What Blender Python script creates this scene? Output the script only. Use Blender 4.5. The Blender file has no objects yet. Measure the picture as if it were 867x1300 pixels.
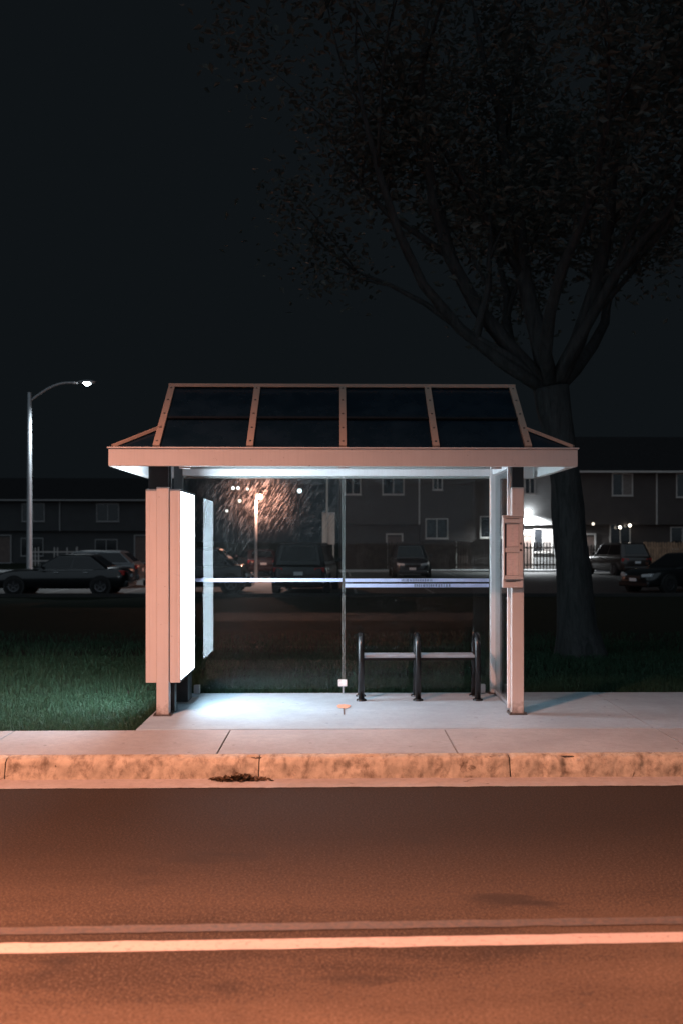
import bpy, bmesh, math, random
from mathutils import Vector, Matrix, noise
PI = math.pi
R = math.radians
S = bpy.context.scene
C = S.collection
rng = random.Random(7)

# ------------------------------------------------------------------ world / render
w = bpy.data.worlds.new("World"); S.world = w; w.use_nodes = True
bg = w.node_tree.nodes['Background']
bg.inputs['Color'].default_value = (0.60, 0.82, 1.0, 1)
bg.inputs['Strength'].default_value = 0.0080
S.view_settings.view_transform = 'Standard'; S.view_settings.look = 'None'
S.view_settings.gamma = 1; S.view_settings.exposure = 0; S.view_settings.use_curve_mapping = False
S.render.engine = 'CYCLES'
cy = S.cycles
cy.use_denoising = True
cy.denoiser = 'OPENIMAGEDENOISE'
cy.max_bounces = 8; cy.diffuse_bounces = 3; cy.glossy_bounces = 4
cy.transmission_bounces = 4; cy.transparent_max_bounces = 24
cy.caustics_reflective = False; cy.caustics_refractive = False
cy.sample_clamp_indirect = 4.0

# ------------------------------------------------------------------ materials
def new_mat(name):
    m = bpy.data.materials.new(name); m.use_nodes = True
    nt = m.node_tree
    return m, nt, nt.nodes['Principled BSDF'], nt.nodes['Material Output']

def N(nt, kind, **kw):
    n = nt.nodes.new(kind)
    for k, v in kw.items(): setattr(n, k, v)
    return n

def coords(nt, sc=(1,1,1), kind='Object', rot=(0,0,0)):
    t = N(nt, 'ShaderNodeTexCoord'); mp = N(nt, 'ShaderNodeMapping')
    if any(rot): mp.vector_type = 'TEXTURE'; sc = tuple(1/q for q in sc)   # turn first, then stretch
    mp.inputs['Scale'].default_value = sc; mp.inputs['Rotation'].default_value = rot
    if kind == 'World':
        g = N(nt, 'ShaderNodeNewGeometry'); nt.links.new(g.outputs['Position'], mp.inputs[0])
    else:
        nt.links.new(t.outputs[kind], mp.inputs[0])
    return mp.outputs[0]

def ramp(nt, src, stops):
    r = N(nt, 'ShaderNodeValToRGB'); e = r.color_ramp.elements
    e[0].position, e[0].color = stops[0][0], (*stops[0][1], 1) if len(stops[0][1]) == 3 else stops[0][1]
    e[1].position, e[1].color = stops[-1][0], (*stops[-1][1], 1)
    for p, c in stops[1:-1]:
        x = e.new(p); x.color = (*c, 1)
    nt.links.new(src, r.inputs[0])
    return r.outputs[0]

def noise_tex(nt, vec, scale, detail=4, rough=.6, dist=0):
    n = N(nt, 'ShaderNodeTexNoise'); n.inputs['Scale'].default_value = scale
    n.inputs['Detail'].default_value = detail; n.inputs['Roughness'].default_value = rough
    n.inputs['Distortion'].default_value = dist
    nt.links.new(vec, n.inputs['Vector'])
    return n.outputs['Fac']

def mixc(nt, fac, a, b, mode='MIX'):
    m = N(nt, 'ShaderNodeMix', data_type='RGBA', blend_type=mode)
    for s, v in ((0, fac), (6, a), (7, b)):
        if hasattr(v, 'links') or hasattr(v, 'is_linked'): nt.links.new(v, m.inputs[s])
        elif s == 0: m.inputs[0].default_value = v
        else: m.inputs[s].default_value = (*v, 1)
    return m.outputs[2]

def bump(nt, b, h, strength=.3, dist=.01):
    n = N(nt, 'ShaderNodeBump'); n.inputs['Strength'].default_value = strength
    n.inputs['Distance'].default_value = dist
    nt.links.new(h, n.inputs['Height']); nt.links.new(n.outputs[0], b.inputs['Normal'])

def plain(name, col, rough=.5, metal=0, var=.15, scale=6, bmp=0, spec=.5, coat=0):
    m, nt, b, out = new_mat(name)
    v = coords(nt, kind='World')
    f = noise_tex(nt, v, scale, 6)
    c0 = tuple(x*(1-var) for x in col); c1 = tuple(min(1, x*(1+var)) for x in col)
    nt.links.new(ramp(nt, f, [(.3, c0), (.7, c1)]), b.inputs['Base Color'])
    b.inputs['Roughness'].default_value = rough; b.inputs['Metallic'].default_value = metal
    b.inputs['Specular IOR Level'].default_value = spec
    if coat: b.inputs['Coat Weight'].default_value = coat; b.inputs['Coat Roughness'].default_value = .06
    if bmp: bump(nt, b, noise_tex(nt, v, 120, 3), bmp, .004)
    return m

def emit(name, col, strength):
    m, nt, b, out = new_mat(name)
    b.inputs['Base Color'].default_value = (.8, .8, .8, 1)
    b.inputs['Emission Color'].default_value = (*col, 1)
    b.inputs['Emission Strength'].default_value = strength
    return m

# painted metal of the shelter: fine vertical brushing, dents, grime specks
def paint_mat(name, col, rough=.45):
    m, nt, b, out = new_mat(name)
    v = coords(nt, kind='World')
    big = noise_tex(nt, v, 2.2, 5)
    st = noise_tex(nt, coords(nt, (60, 60, 1.2), 'World'), 1.0, 3)
    c = mixc(nt, ramp(nt, big, [(.35, (0,0,0)), (.7, (.55,.55,.55))]), col, tuple(x*.86 for x in col))
    c = mixc(nt, ramp(nt, st, [(.45, (0,0,0)), (.75, (.3,.3,.3))]), c, tuple(x*.75 for x in col))
    sp = noise_tex(nt, v, 38, 3, .5)
    c = mixc(nt, ramp(nt, sp, [(.70, (0,0,0)), (.76, (.8,.8,.8))]), c, (.16,.12,.09))
    z = N(nt, 'ShaderNodeSeparateXYZ'); nt.links.new(v, z.inputs[0])
    zz = N(nt, 'ShaderNodeMath', operation='MULTIPLY_ADD'); nt.links.new(noise_tex(nt, v, 16, 5, .7), zz.inputs[0]); zz.inputs[1].default_value = .45; nt.links.new(z.outputs[2], zz.inputs[2])
    c = mixc(nt, ramp(nt, zz.outputs[0], [(.20, (.75,)*3), (.34, (0,)*3)]), c, (.12,.09,.07))
    scr = noise_tex(nt, coords(nt, (5, 5, 60), 'World', (0, R(24), R(20))), 1.0, 2)
    c = mixc(nt, ramp(nt, scr, [(.70, (0,)*3), (.74, (.35,)*3)]), c, tuple(x*.55 for x in col))
    nt.links.new(c, b.inputs['Base Color']); b.inputs['Roughness'].default_value = rough
    bump(nt, b, st, .06, .002)
    return m

TAN = paint_mat('tan_paint', (.55, .515, .495))
RAFTER = paint_mat('brown_bar_paint', (.40, .29, .23))
WHITE_PAINT = paint_mat('white_paint', (.74, .75, .76), .4)
BLACK_METAL = plain('black_metal', (.012, .013, .015), .35, 0, .2, 10)
TUBE_BLACK = plain('black_tube_paint', (.006,.007,.008), .25, 0, .2, 10)
ALU = plain('aluminium', (.55, .56, .58), .35, .8, .1, 9)
SEAT_GREY = plain('seat_grey', (.30, .37, .43), .4, .3, .12, 9)
BOLT = plain('bolt_steel', (.12, .10, .09), .4, .7, .2, 30)
PANE_ROOF, _nt, _b, _o = new_mat('smoked_roof_pane')
_v = coords(_nt, kind='World')
_d = noise_tex(_nt, _v, 3.0, 7, .65)
_c = ramp(_nt, _d, [(.35, (.004,.012,.020)), (.75, (.008,.019,.031))])
_nt.links.new(_c, _b.inputs['Base Color']); _b.inputs['Roughness'].default_value = .28
_nt.links.new(ramp(_nt, _d, [(.3, (.16,)*3), (.75, (.42,)*3)]), _b.inputs['Roughness'])
_b.inputs['Specular IOR Level'].default_value = .35

# light box: opal face in front of tubes (lawn side made stronger only to brighten the near grass)
for _nm, _lo, _hi in (('PANEL_OUT', 34, 42), ('PANEL', 23, 28)):
  _m, _nt, _b, _o = new_mat('opal_light_face'); globals()[_nm] = _m
  _b.inputs['Base Color'].default_value = (.8,.8,.8,1)
  _b.inputs['Emission Color'].default_value = (.74,.89,1,1)
  _tt = noise_tex(_nt, coords(_nt, (0.01,6,.5), 'World'), 1.0, 2)
  _mm = N(_nt, 'ShaderNodeMapRange'); _nt.links.new(_tt, _mm.inputs[0])
  _mm.inputs[3].default_value = _lo; _mm.inputs[4].default_value = _hi
  _nt.links.new(_mm.outputs[0], _b.inputs['Emission Strength'])

def glass_mat(name, tint=(.90,.93,.92), refl=.021, streak=True, dirt_gain=1.0, seed=0.0):
    m, nt, b, out = new_mat(name)
    nt.nodes.remove(b)
    tr = N(nt, 'ShaderNodeBsdfTransparent'); tr.inputs[0].default_value = (*tint, 1)
    gl = N(nt, 'ShaderNodeBsdfGlossy'); gl.inputs['Roughness'].default_value = .015
    gl.inputs['Color'].default_value = (.9,.95,1,1)
    fr = N(nt, 'ShaderNodeFresnel'); fr.inputs[0].default_value = 1.45
    a = N(nt, 'ShaderNodeMath', operation='MULTIPLY'); a.inputs[1].default_value = refl/.04*.9
    nt.links.new(fr.outputs[0], a.inputs[0])
    m1 = N(nt, 'ShaderNodeMixShader'); nt.links.new(a.outputs[0], m1.inputs[0])
    nt.links.new(tr.outputs[0], m1.inputs[1]); nt.links.new(gl.outputs[0], m1.inputs[2])
    # dirt and scratches: diffuse front, translucent, rough forward scatter
    df = N(nt, 'ShaderNodeBsdfDiffuse'); df.inputs[0].default_value = (.55,.56,.56,1)
    tl = N(nt, 'ShaderNodeBsdfTranslucent'); tl.inputs[0].default_value = (.65,.64,.62,1)
    rf = N(nt, 'ShaderNodeBsdfRefraction'); rf.inputs['Roughness'].default_value = .50
    rf.inputs['IOR'].default_value = 1.12; rf.inputs[0].default_value = (1,1,1,1)
    m2 = N(nt, 'ShaderNodeMixShader'); m2.inputs[0].default_value = .5
    nt.links.new(df.outputs[0], m2.inputs[1]); nt.links.new(tl.outputs[0], m2.inputs[2])
    m3 = N(nt, 'ShaderNodeMixShader'); m3.inputs[0].default_value = .45
    nt.links.new(m2.outputs[0], m3.inputs[1]); nt.links.new(rf.outputs[0], m3.inputs[2])
    v = coords(nt, kind='World')
    sp = ramp(nt, noise_tex(nt, v, 52, 4, .75), [(.54, (0,)*3), (.72, (.16,)*3)])
    cl = ramp(nt, noise_tex(nt, v, 1.6, 5), [(.35, (.15,)*3), (.7, (1,)*3)])
    mask = mixc(nt, 1.0, sp, cl, 'MULTIPLY')
    if streak:
        sv = coords(nt, (10, 1, 78), 'World', (0, R(-57), 0))
        sk = ramp(nt, noise_tex(nt, sv, 1.0, 3, .6), [(.48, (0,)*3), (.68, (.50,)*3)])
        sk2 = mixc(nt, 1.0, sk, cl, 'MULTIPLY')
        # streaks are scratched into the upper half only
        z = N(nt, 'ShaderNodeSeparateXYZ'); nt.links.new(v, z.inputs[0])
        mr = N(nt, 'ShaderNodeMapRange'); nt.links.new(z.outputs[2], mr.inputs[0])
        mr.inputs[1].default_value = 1.35; mr.inputs[2].default_value = 1.9
        sk3 = mixc(nt, 1.0, sk2, mr.outputs[0], 'MULTIPLY')
        mask = mixc(nt, 1.0, mask, sk3, 'ADD')
    g = N(nt, 'ShaderNodeMath', operation='MULTIPLY'); g.inputs[1].default_value = dirt_gain
    nt.links.new(mask, g.inputs[0])
    ad = N(nt, 'ShaderNodeMath', operation='ADD'); ad.inputs[1].default_value = .006
    nt.links.new(g.outputs[0], ad.inputs[0])
    m4 = N(nt, 'ShaderNodeMixShader'); nt.links.new(ad.outputs[0], m4.inputs[0])
    nt.links.new(m1.outputs[0], m4.inputs[1]); nt.links.new(m3.outputs[0], m4.inputs[2])
    nt.links.new(m4.outputs[0], out.inputs[0])
    return m

GLASS_SCR = glass_mat('scratched_glass', streak=True, dirt_gain=.55)
GLASS = glass_mat('dusty_glass', streak=False, dirt_gain=1.7)
GLASS_SIDE = glass_mat('side_glass', streak=False, dirt_gain=.35)
STRIPE = plain('frosted_stripe', (.46,.50,.70), .5, 0, .08, 20)
STRIPE_INK = plain('stripe_ink', (.20,.23,.32), .6, 0, .4, 60)
GLASS_EDGE = plain('glass_edge', (.30,.33,.32), .2, 0, .1, 20)

def concrete(name, col, stain=(.10,.08,.06), stain_amt=.5, drip=False):
    m, nt, b, out = new_mat(name)
    v = coords(nt, kind='World')
    f1 = noise_tex(nt, v, 1.7, 8, .6); f2 = noise_tex(nt, v, 14, 6, .7); f3 = noise_tex(nt, v, 160, 3, .7)
    c = ramp(nt, f1, [(.3, tuple(x*.80 for x in col)), (.7, tuple(x*1.08 for x in col))])
    c = mixc(nt, ramp(nt, f2, [(.45, (0,)*3), (.72, (stain_amt,)*3)]), c, tuple(x*.62 for x in col))
    c = mixc(nt, ramp(nt, f3, [(.52, (0,)*3), (.68, (.55,)*3)]), c, tuple(x*.55 for x in col))
    f4 = noise_tex(nt, v, 5.5, 5, .7, .8)
    c = mixc(nt, ramp(nt, f4, [(.64, (0,)*3), (.70, (stain_amt,)*3)]), c, stain)
    vo = N(nt, 'ShaderNodeTexVoronoi'); vo.inputs['Scale'].default_value = 4.5; nt.links.new(v, vo.inputs['Vector'])
    c = mixc(nt, ramp(nt, vo.outputs['Distance'], [(.05, (.6,)*3), (.075, (0,)*3)]), c, tuple(x*.3 for x in col))
    if drip:
        fd = noise_tex(nt, coords(nt, (11, 5, 8), 'World'), 1.0, 8, .75, .25)
        c = mixc(nt, ramp(nt, fd, [(.48, (0,)*3), (.66, (.75,)*3)]), c, stain)
    nt.links.new(c, b.inputs['Base Color']); b.inputs['Roughness'].default_value = .85
    h = N(nt, 'ShaderNodeMath', operation='ADD'); nt.links.new(f2, h.inputs[0]); nt.links.new(f3, h.inputs[1])
    bump(nt, b, h.outputs[0], .25, .004)
    return m

CONC = concrete('sidewalk_concrete', (.305,.315,.32), (.17,.15,.13), .45)
PAD_M = concrete('pad_concrete', (.29,.375,.43), (.16,.16,.16), .35)
KERB_M = concrete('kerb_concrete', (.47,.38,.27), (.085,.05,.028), 1.0, True)
GUTTER_M = concrete('gutter_concrete', (.36,.31,.27), (.10,.07,.05), .7)
JOINT_M = plain('joint_dirt', (.05,.042,.035), .95, 0, .4, 30)

# asphalt
ASPH, _nt, _b, _o = new_mat('asphalt')
_v = coords(_nt, kind='World')
_g = noise_tex(_nt, _v, 75, 5, .8); _p = noise_tex(_nt, coords(_nt, (.35,1.3,1), 'World'), 1.0, 6, .6)
_q = noise_tex(_nt, _v, 18, 6, .7)
_base = ramp(_nt, _p, [(.36, (.062,.040,.026)), (.62, (.175,.112,.070))])
# lane wear, gutter dirt, and lamp falloff painted as darkening albedo towards the kerb
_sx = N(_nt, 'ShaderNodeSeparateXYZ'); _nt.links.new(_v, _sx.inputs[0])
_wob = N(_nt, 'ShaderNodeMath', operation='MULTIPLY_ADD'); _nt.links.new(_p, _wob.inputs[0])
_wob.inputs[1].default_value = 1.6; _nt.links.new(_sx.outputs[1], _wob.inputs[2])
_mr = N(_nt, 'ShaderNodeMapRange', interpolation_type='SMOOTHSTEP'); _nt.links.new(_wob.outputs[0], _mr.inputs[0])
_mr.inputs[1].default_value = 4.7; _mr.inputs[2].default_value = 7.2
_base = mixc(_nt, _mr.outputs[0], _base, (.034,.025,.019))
_base = mixc(_nt, ramp(_nt, _g, [(.50, (0,)*3), (.66, (.7,)*3)]), _base, (.25,.185,.135))
_base = mixc(_nt, ramp(_nt, _g, [(.34, (.8,)*3), (.48, (0,)*3)]), _base, (.022,.020,.018))
_base = mixc(_nt, ramp(_nt, _q, [(.55, (0,)*3), (.75, (.5,)*3)]), _base, (.05,.043,.038))
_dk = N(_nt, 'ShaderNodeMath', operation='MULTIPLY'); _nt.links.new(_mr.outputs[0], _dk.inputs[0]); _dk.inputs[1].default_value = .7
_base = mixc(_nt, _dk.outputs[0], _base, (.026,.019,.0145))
# oil spots and tar seams
_oil = noise_tex(_nt, coords(_nt, (.9,1.6,1), 'World'), 1.5, 4, .55, .3)
_base = mixc(_nt, ramp(_nt, _oil, [(.60, (0,)*3), (.70, (.65,)*3)]), _base, (.035,.028,.023))
_vo = N(_nt, 'ShaderNodeTexVoronoi', feature='DISTANCE_TO_EDGE'); _vo.inputs['Scale'].default_value = .55
_wv = N(_nt, 'ShaderNodeVectorMath', operation='MULTIPLY_ADD'); _wn = N(_nt, 'ShaderNodeTexNoise'); _wn.inputs['Scale'].default_value = 2.5; _wn.inputs['Detail'].default_value = 6
_nt.links.new(_v, _wn.inputs['Vector']); _nt.links.new(_wn.outputs['Color'], _wv.inputs[0]); _wv.inputs[1].default_value = (.5,.5,.5); _nt.links.new(_v, _wv.inputs[2])
_nt.links.new(_wv.outputs[0], _vo.inputs['Vector'])
_base = mixc(_nt, ramp(_nt, _vo.outputs['Distance'], [(.0, (.14,)*3), (.010, (0,)*3)]), _base, (.02,.017,.015))
_nt.links.new(_base, _b.inputs['Base Color']); _b.inputs['Roughness'].default_value = .9; _b.inputs['Specular IOR Level'].default_value = .12
_h = N(_nt, 'ShaderNodeMath', operation='ADD'); _nt.links.new(_g, _h.inputs[0]); _nt.links.new(_q, _h.inputs[1])
bump(_nt, _b, _h.outputs[0], .3, .006)

LOT_M = plain('lot_asphalt', (.024,.023,.022), .8, 0, .3, 1.2, .3)

def road_paint(name, lo, hi, col):
    m, nt, b, out = new_mat(name)
    v = coords(nt, kind='World')
    f = noise_tex(nt, v, 32, 5, .75); f0 = noise_tex(nt, coords(nt, (1,4,1), 'World'), 3, 4)
    c = mixc(nt, ramp(nt, f, [(lo, (0,)*3), (hi, (1,)*3)]), col, (.085,.08,.075))
    c = mixc(nt, ramp(nt, f0, [(.5, (0,)*3), (.75, (.4,)*3)]), c, tuple(x*.6 for x in col))
    nt.links.new(c, b.inputs['Base Color']); b.inputs['Roughness'].default_value = .7
    bump(nt, b, noise_tex(nt, v, 150, 3), .3, .004)
    return m
LINE_M = road_paint('road_line_paint', .54, .74, (.60,.47,.40))
LINE_WORN = road_paint('worn_line_paint', .34, .62, (.185,.128,.092))

# grass, soil
SOIL, _nt, _b, _o = new_mat('lawn_soil')
_v = coords(_nt, kind='World')
_nt.links.new(ramp(_nt, noise_tex(_nt, _v, 9, 8, .7), [(.3, (.010,.013,.009)), (.7, (.022,.028,.019))]), _b.inputs['Base Color'])
_b.inputs['Roughness'].default_value = .95; _b.inputs['Specular IOR Level'].default_value = .1
bump(_nt, _b, noise_tex(_nt, _v, 40, 6, .7), .8, .03)
def leafy(name, c0, c1, scale, tl=.35):
    m, nt, b, out = new_mat(name)
    v = coords(nt, kind='World')
    f = noise_tex(nt, v, scale, 4, .7)
    c = ramp(nt, f, [(.32, c0), (.68, c1)])
    nt.links.new(c, b.inputs['Base Color']); b.inputs['Roughness'].default_value = .55
    b.inputs['Specular IOR Level'].default_value = .25
    t = N(nt, 'ShaderNodeBsdfTranslucent'); nt.links.new(c, t.inputs[0])
    mx = N(nt, 'ShaderNodeMixShader'); mx.inputs[0].default_value = tl
    nt.links.new(b.outputs[0], mx.inputs[1]); nt.links.new(t.outputs[0], mx.inputs[2])
    nt.links.new(mx.outputs[0], out.inputs[0])
    return m
GRASS_M = leafy('grass_blades', (.012,.036,.020), (.040,.095,.055), 14)
LEAF_M = leafy('tree_leaves', (.065,.080,.075), (.12,.13,.12), 3)
DRY_LEAF = leafy('dry_leaves', (.045,.028,.015), (.12,.07,.035), 40, .1)
BARK, _nt, _b, _o = new_mat('bark')
_v = coords(_nt, (9,9,1.8), 'World')
_f = noise_tex(_nt, _v, 1.4, 8, .7, .6)
_nt.links.new(ramp(_nt, _f, [(.35, (.010,.012,.013)), (.65, (.042,.045,.047))]), _b.inputs['Base Color'])
_b.inputs['Roughness'].default_value = .95
bump(_nt, _b, _f, .9, .03)

# houses
def siding(name, col, step=.14):
    m, nt, b, out = new_mat(name)
    v = coords(nt, kind='World')
    z = N(nt, 'ShaderNodeSeparateXYZ'); nt.links.new(v, z.inputs[0])
    d = N(nt, 'ShaderNodeMath', operation='DIVIDE'); nt.links.new(z.outputs[2], d.inputs[0]); d.inputs[1].default_value = step
    fr = N(nt, 'ShaderNodeMath', operation='FRACT'); nt.links.new(d.outputs[0], fr.inputs[0])
    f = noise_tex(nt, v, 1.1, 6)
    c = ramp(nt, f, [(.3, tuple(x*.85 for x in col)), (.7, tuple(x*1.1 for x in col))])
    c = mixc(nt, ramp(nt, fr.outputs[0], [(.0, (.7,)*3), (.14, (0,)*3)]), c, tuple(x*.4 for x in col))
    nt.links.new(c, b.inputs['Base Color']); b.inputs['Roughness'].default_value = .7
    bump(nt, b, fr.outputs[0], .6, .02)
    return m
SIDING_B = siding('brown_siding', (.055,.045,.042))
SIDING_G = siding('grey_siding', (.042,.045,.048))
TRIM_DIM = plain('grey_trim', (.24,.24,.24), .6, 0, .1, 5)
SIDING_W = siding('white_siding', (.24,.24,.24))
ROOF_M = plain('dark_shingles', (.02,.02,.021), .95, 0, .3, 8, .5, .1)
TRIM = plain('white_trim', (.42,.40,.38), .5, 0, .1, 5)
WIN_M = plain('dark_window_glass', (.012,.013,.015), .08, 0, .2, 3, 0, .5)
CURTAIN = plain('curtain_behind_glass', (.16,.14,.13), .8, 0, .3, 12)
DOOR_M = plain('door_paint', (.10,.07,.06), .5, 0, .2, 4)
WOOD = plain('fence_wood', (.30,.19,.12), .85, 0, .45, 3.5, .4)  # orange lamplight on these boards is put into the raised base colour
WOOD_D = plain('dark_fence_wood', (.055,.045,.04), .85, 0, .4, 3.5, .4)
POLE_GREY = plain('galvanised_pole', (.42,.44,.46), .45, .4, .1, 4)
BOARD_M = plain('pale_board', (.62,.58,.52), .6, 0, .06, 3)
# car
def carpaint(name, col): return plain(name, col, .30, .25, .05, 2, 0, .5, .8)
CP_BLACK = carpaint('black_car_paint', (.008,.009,.010))
CP_SILVER = carpaint('silver_car_paint', (.14,.145,.15))
CP_DARK = carpaint('charcoal_car_paint', (.014,.015,.017))
CP_RED = carpaint('red_car_paint', (.035,.012,.010))
CP_GREY = carpaint('grey_car_paint', (.035,.036,.04))
CP_BROWN = carpaint('brown_car_paint', (.028,.02,.017))
CAR_GLASS = plain('car_glass', (.010,.011,.012), .05, 0, .1, 2, 0, .6)
TYRE = plain('tyre_rubber', (.010,.010,.010), .9, 0, .2, 20)
RIM = plain('wheel_rim', (.09,.09,.095), .35, .8, .1, 9)
HEADL = plain('headlight_lens', (.72,.74,.76), .15, .2, .1, 30, coat=1)
TAILL = plain('taillight_lens', (.42,.015,.012), .2, 0, .1, 30, coat=1)
PLATE = plain('plate_white', (.75,.76,.78), .5, 0, .08, 60)
CHROME = plain('chrome', (.6,.6,.6), .2, .9, .05, 9)
TRIM_BLACK = plain('black_trim', (.012,.012,.012), .7, 0, .2, 9)

# ------------------------------------------------------------------ mesh helpers
class MB:
    def __init__(s): s.v, s.f, s.mi = [], [], []
    def add(s, vs, fs, mi=0):
        o = len(s.v); s.v += [tuple(p) for p in vs]
        s.f += [tuple(i+o for i in f) for f in fs]; s.mi += [mi]*len(fs)
        return s
    def box(s, x0, x1, y0, y1, z0, z1, mi=0):
        vs = [(x,y,z) for z in (z0,z1) for y in (y0,y1) for x in (x0,x1)]
        return s.add(vs, [(0,2,3,1),(4,5,7,6),(0,1,5,4),(2,6,7,3),(0,4,6,2),(1,3,7,5)], mi)
    def bar(s, a, b, wd, ht, up=(0,0,1), mi=0):
        a, b = Vector(a), Vector(b); d = (b-a).normalized()
        sd = d.cross(Vector(up)).normalized(); u = sd.cross(d).normalized()
        vs = [p + sd*sx*wd/2 + u*sz*ht/2 for p in (a,b) for sx, sz in ((-1,-1),(1,-1),(1,1),(-1,1))]
        return s.add(vs, [(0,1,2,3),(7,6,5,4),(0,4,5,1),(1,5,6,2),(2,6,7,3),(3,7,4,0)], mi)
    def tube(s, pts, rad, seg=10, mi=0, cap=True):
        pts = [Vector(p) for p in pts]; n = len(pts)
        rad = rad if isinstance(rad, (list,tuple)) else [rad]*n
        o = []; ref = None
        for i, p in enumerate(pts):
            t = (pts[min(i+1,n-1)] - pts[max(i-1,0)]).normalized()
            if ref is None:
                ref = t.cross(Vector((0,1,0)) if abs(t.y) < .9 else Vector((1,0,0))).normalized()
            else:
                ref = (ref - t*ref.dot(t)).normalized()
            b = t.cross(ref)
            o += [p + (ref*math.cos(2*PI*k/seg) + b*math.sin(2*PI*k/seg))*rad[i] for k in range(seg)]
        fs = [(i*seg+k, i*seg+(k+1)%seg, (i+1)*seg+(k+1)%seg, (i+1)*seg+k) for i in range(n-1) for k in range(seg)]
        if cap: fs += [tuple(range(seg))[::-1], tuple((n-1)*seg+k for k in range(seg))]
        return s.add(o, fs, mi)
    def lathe(s, prof, c=(0,0,0), axis='z', seg=20, mi=0):
        o = []
        for r, h in prof:
            for k in range(seg):
                a = 2*PI*k/seg; x, y = r*math.cos(a), r*math.sin(a)
                p = (x, y, h) if axis == 'z' else ((x, h, y) if axis == 'y' else (h, x, y))
                o.append((p[0]+c[0], p[1]+c[1], p[2]+c[2]))
        n = len(prof)
        fs = [(i*seg+k, i*seg+(k+1)%seg, (i+1)*seg+(k+1)%seg, (i+1)*seg+k) for i in range(n-1) for k in range(seg)]
        return s.add(o, fs, mi)
    def prism(s, poly, x0, x1, mi=0):          # polygon in (y,z) extruded along x
        n = len(poly)
        vs = [(x, y, z) for x in (x0, x1) for y, z in poly]
        fs = [tuple(range(n))[::-1], tuple(range(n, 2*n))] + [(i, (i+1)%n, n+(i+1)%n, n+i) for i in range(n)]
        return s.add(vs, fs, mi)
    def build(s, name, mats, parent=None, bevel=0, smooth=False, subsurf=0, fix=True):
        me = bpy.data.meshes.new(name); me.from_pydata(s.v, [], s.f)
        for m in (mats if isinstance(mats, (list,tuple)) else [mats]): me.materials.append(m)
        me.polygons.foreach_set('material_index', s.mi)
        if fix:
            bm = bmesh.new(); bm.from_mesh(me); bmesh.ops.recalc_face_normals(bm, faces=bm.faces); bm.to_mesh(me); bm.free()
        if smooth: me.polygons.foreach_set('use_smooth', [True]*len(me.polygons))
        o = bpy.data.objects.new(name, me); C.objects.link(o)
        if parent is not None: o.parent = parent
        if subsurf:
            md = o.modifiers.new('sub', 'SUBSURF'); md.levels = md.render_levels = subsurf
        if bevel:
            md = o.modifiers.new('bev', 'BEVEL'); md.width = bevel; md.segments = 2; md.limit_method = 'ANGLE'
        return o

def tag(o, label, cat, group=None):
    o['label'] = label; o['category'] = cat
    if group: o['group'] = group
    return o
def thing(name, label, cat, loc=(0,0,0), rotz=0, group=None):
    o = bpy.data.objects.new(name, None); C.objects.link(o)
    o.location = loc; o.rotation_euler = (0,0,rotz)
    return tag(o, label, cat, group)
def struct(o): o['kind'] = 'structure'; return o
def stuff(o): o['kind'] = 'stuff'; return o
def light(name, kind, loc, energy, col, size=.1, parent=None, rot=(0,0,0), **kw):
    l = bpy.data.lights.new(name, kind); l.energy = energy; l.color = col
    l.shadow_soft_size = size
    for k, v in kw.items(): setattr(l, k, v)
    o = bpy.data.objects.new(name, l); C.objects.link(o); o.location = loc; o.rotation_euler = rot
    if parent is not None: o.parent = parent
    return o

# ------------------------------------------------------------------ ground, road, kerb, sidewalk
LOT_Z = -.30
def gz(y):
    if y < 10.25: return -.03
    t = min(1, (y-10.25)/20.0); t = t*t*(3-2*t)
    return -.03 + (LOT_Z-.012+.03)*t
mb = MB()
ys = [-400,-60,-20,-6,-3.2,-3.0] + [8.25,8.27,9,10,10.25] + [10.25+i*.8 for i in range(1,28)] + [40,60,90,150,300,700]
ys = [y for y in ys]
xs = [-500,-200,-80,-40,-20,-10,-5,-2.5,0,2.5,5,10,20,40,80,200,500]
def gh(x, y):
    if y < 8.26: return -.21
    b = gz(y)
    if 10.6 < y < 31: b += .05*noise.noise((x*.25, y*.25, 0))
    return b
vs = [(x, y, gh(x,y)) for y in ys for x in xs]; nx = len(xs)
mb.add(vs, [(j*nx+i, j*nx+i+1, (j+1)*nx+i+1, (j+1)*nx+i) for j in range(len(ys)-1) for i in range(nx-1)])
struct(mb.build('ground', SOIL, smooth=True))

ROAD_Z = -.16
mb = MB(); n = 40
mb.add([(-160,.9,ROAD_Z),(160,.9,ROAD_Z),(160,6.985,ROAD_Z),(-160,6.985,ROAD_Z)], [(0,1,2,3)])
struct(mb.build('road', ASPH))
# double centre line, the far stripe worn thin; edges a little ragged
def line(name, y0, wdt, m, rag, seed):
    mb = MB(); vs = []
    X0, X1, st = -8, 8, .04
    k = int((X1-X0)/st)
    for i in range(k+1):
        x = X0+i*st; yc = y0 + .021*x
        a = rag*noise.noise((x*6, seed, 0)); b = rag*noise.noise((x*6, seed+9, 0))
        vs += [(x, yc-wdt/2+a, ROAD_Z+.004), (x, yc+wdt/2+b, ROAD_Z+.004)]
    mb.add(vs, [(2*i, 2*i+2, 2*i+3, 2*i+1) for i in range(k)])
    a, b = vs[0], vs[-1]
    mb.add([(-150,y0-wdt/2-150*.021,ROAD_Z+.004),(-8,y0-wdt/2-8*.021,ROAD_Z+.004),(-8,y0+wdt/2-8*.021,ROAD_Z+.004),(-150,y0+wdt/2-150*.021,ROAD_Z+.004)], [(0,1,2,3)])
    mb.add([(8,y0-wdt/2+8*.021,ROAD_Z+.004),(120,y0-wdt/2+120*.021,ROAD_Z+.004),(120,y0+wdt/2+120*.021,ROAD_Z+.004),(8,y0+wdt/2+8*.021,ROAD_Z+.004)], [(0,1,2,3)])
    return struct(mb.build(name, m))
line('road_marking', 4.285, .108, LINE_M, .010, 1)
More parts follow.
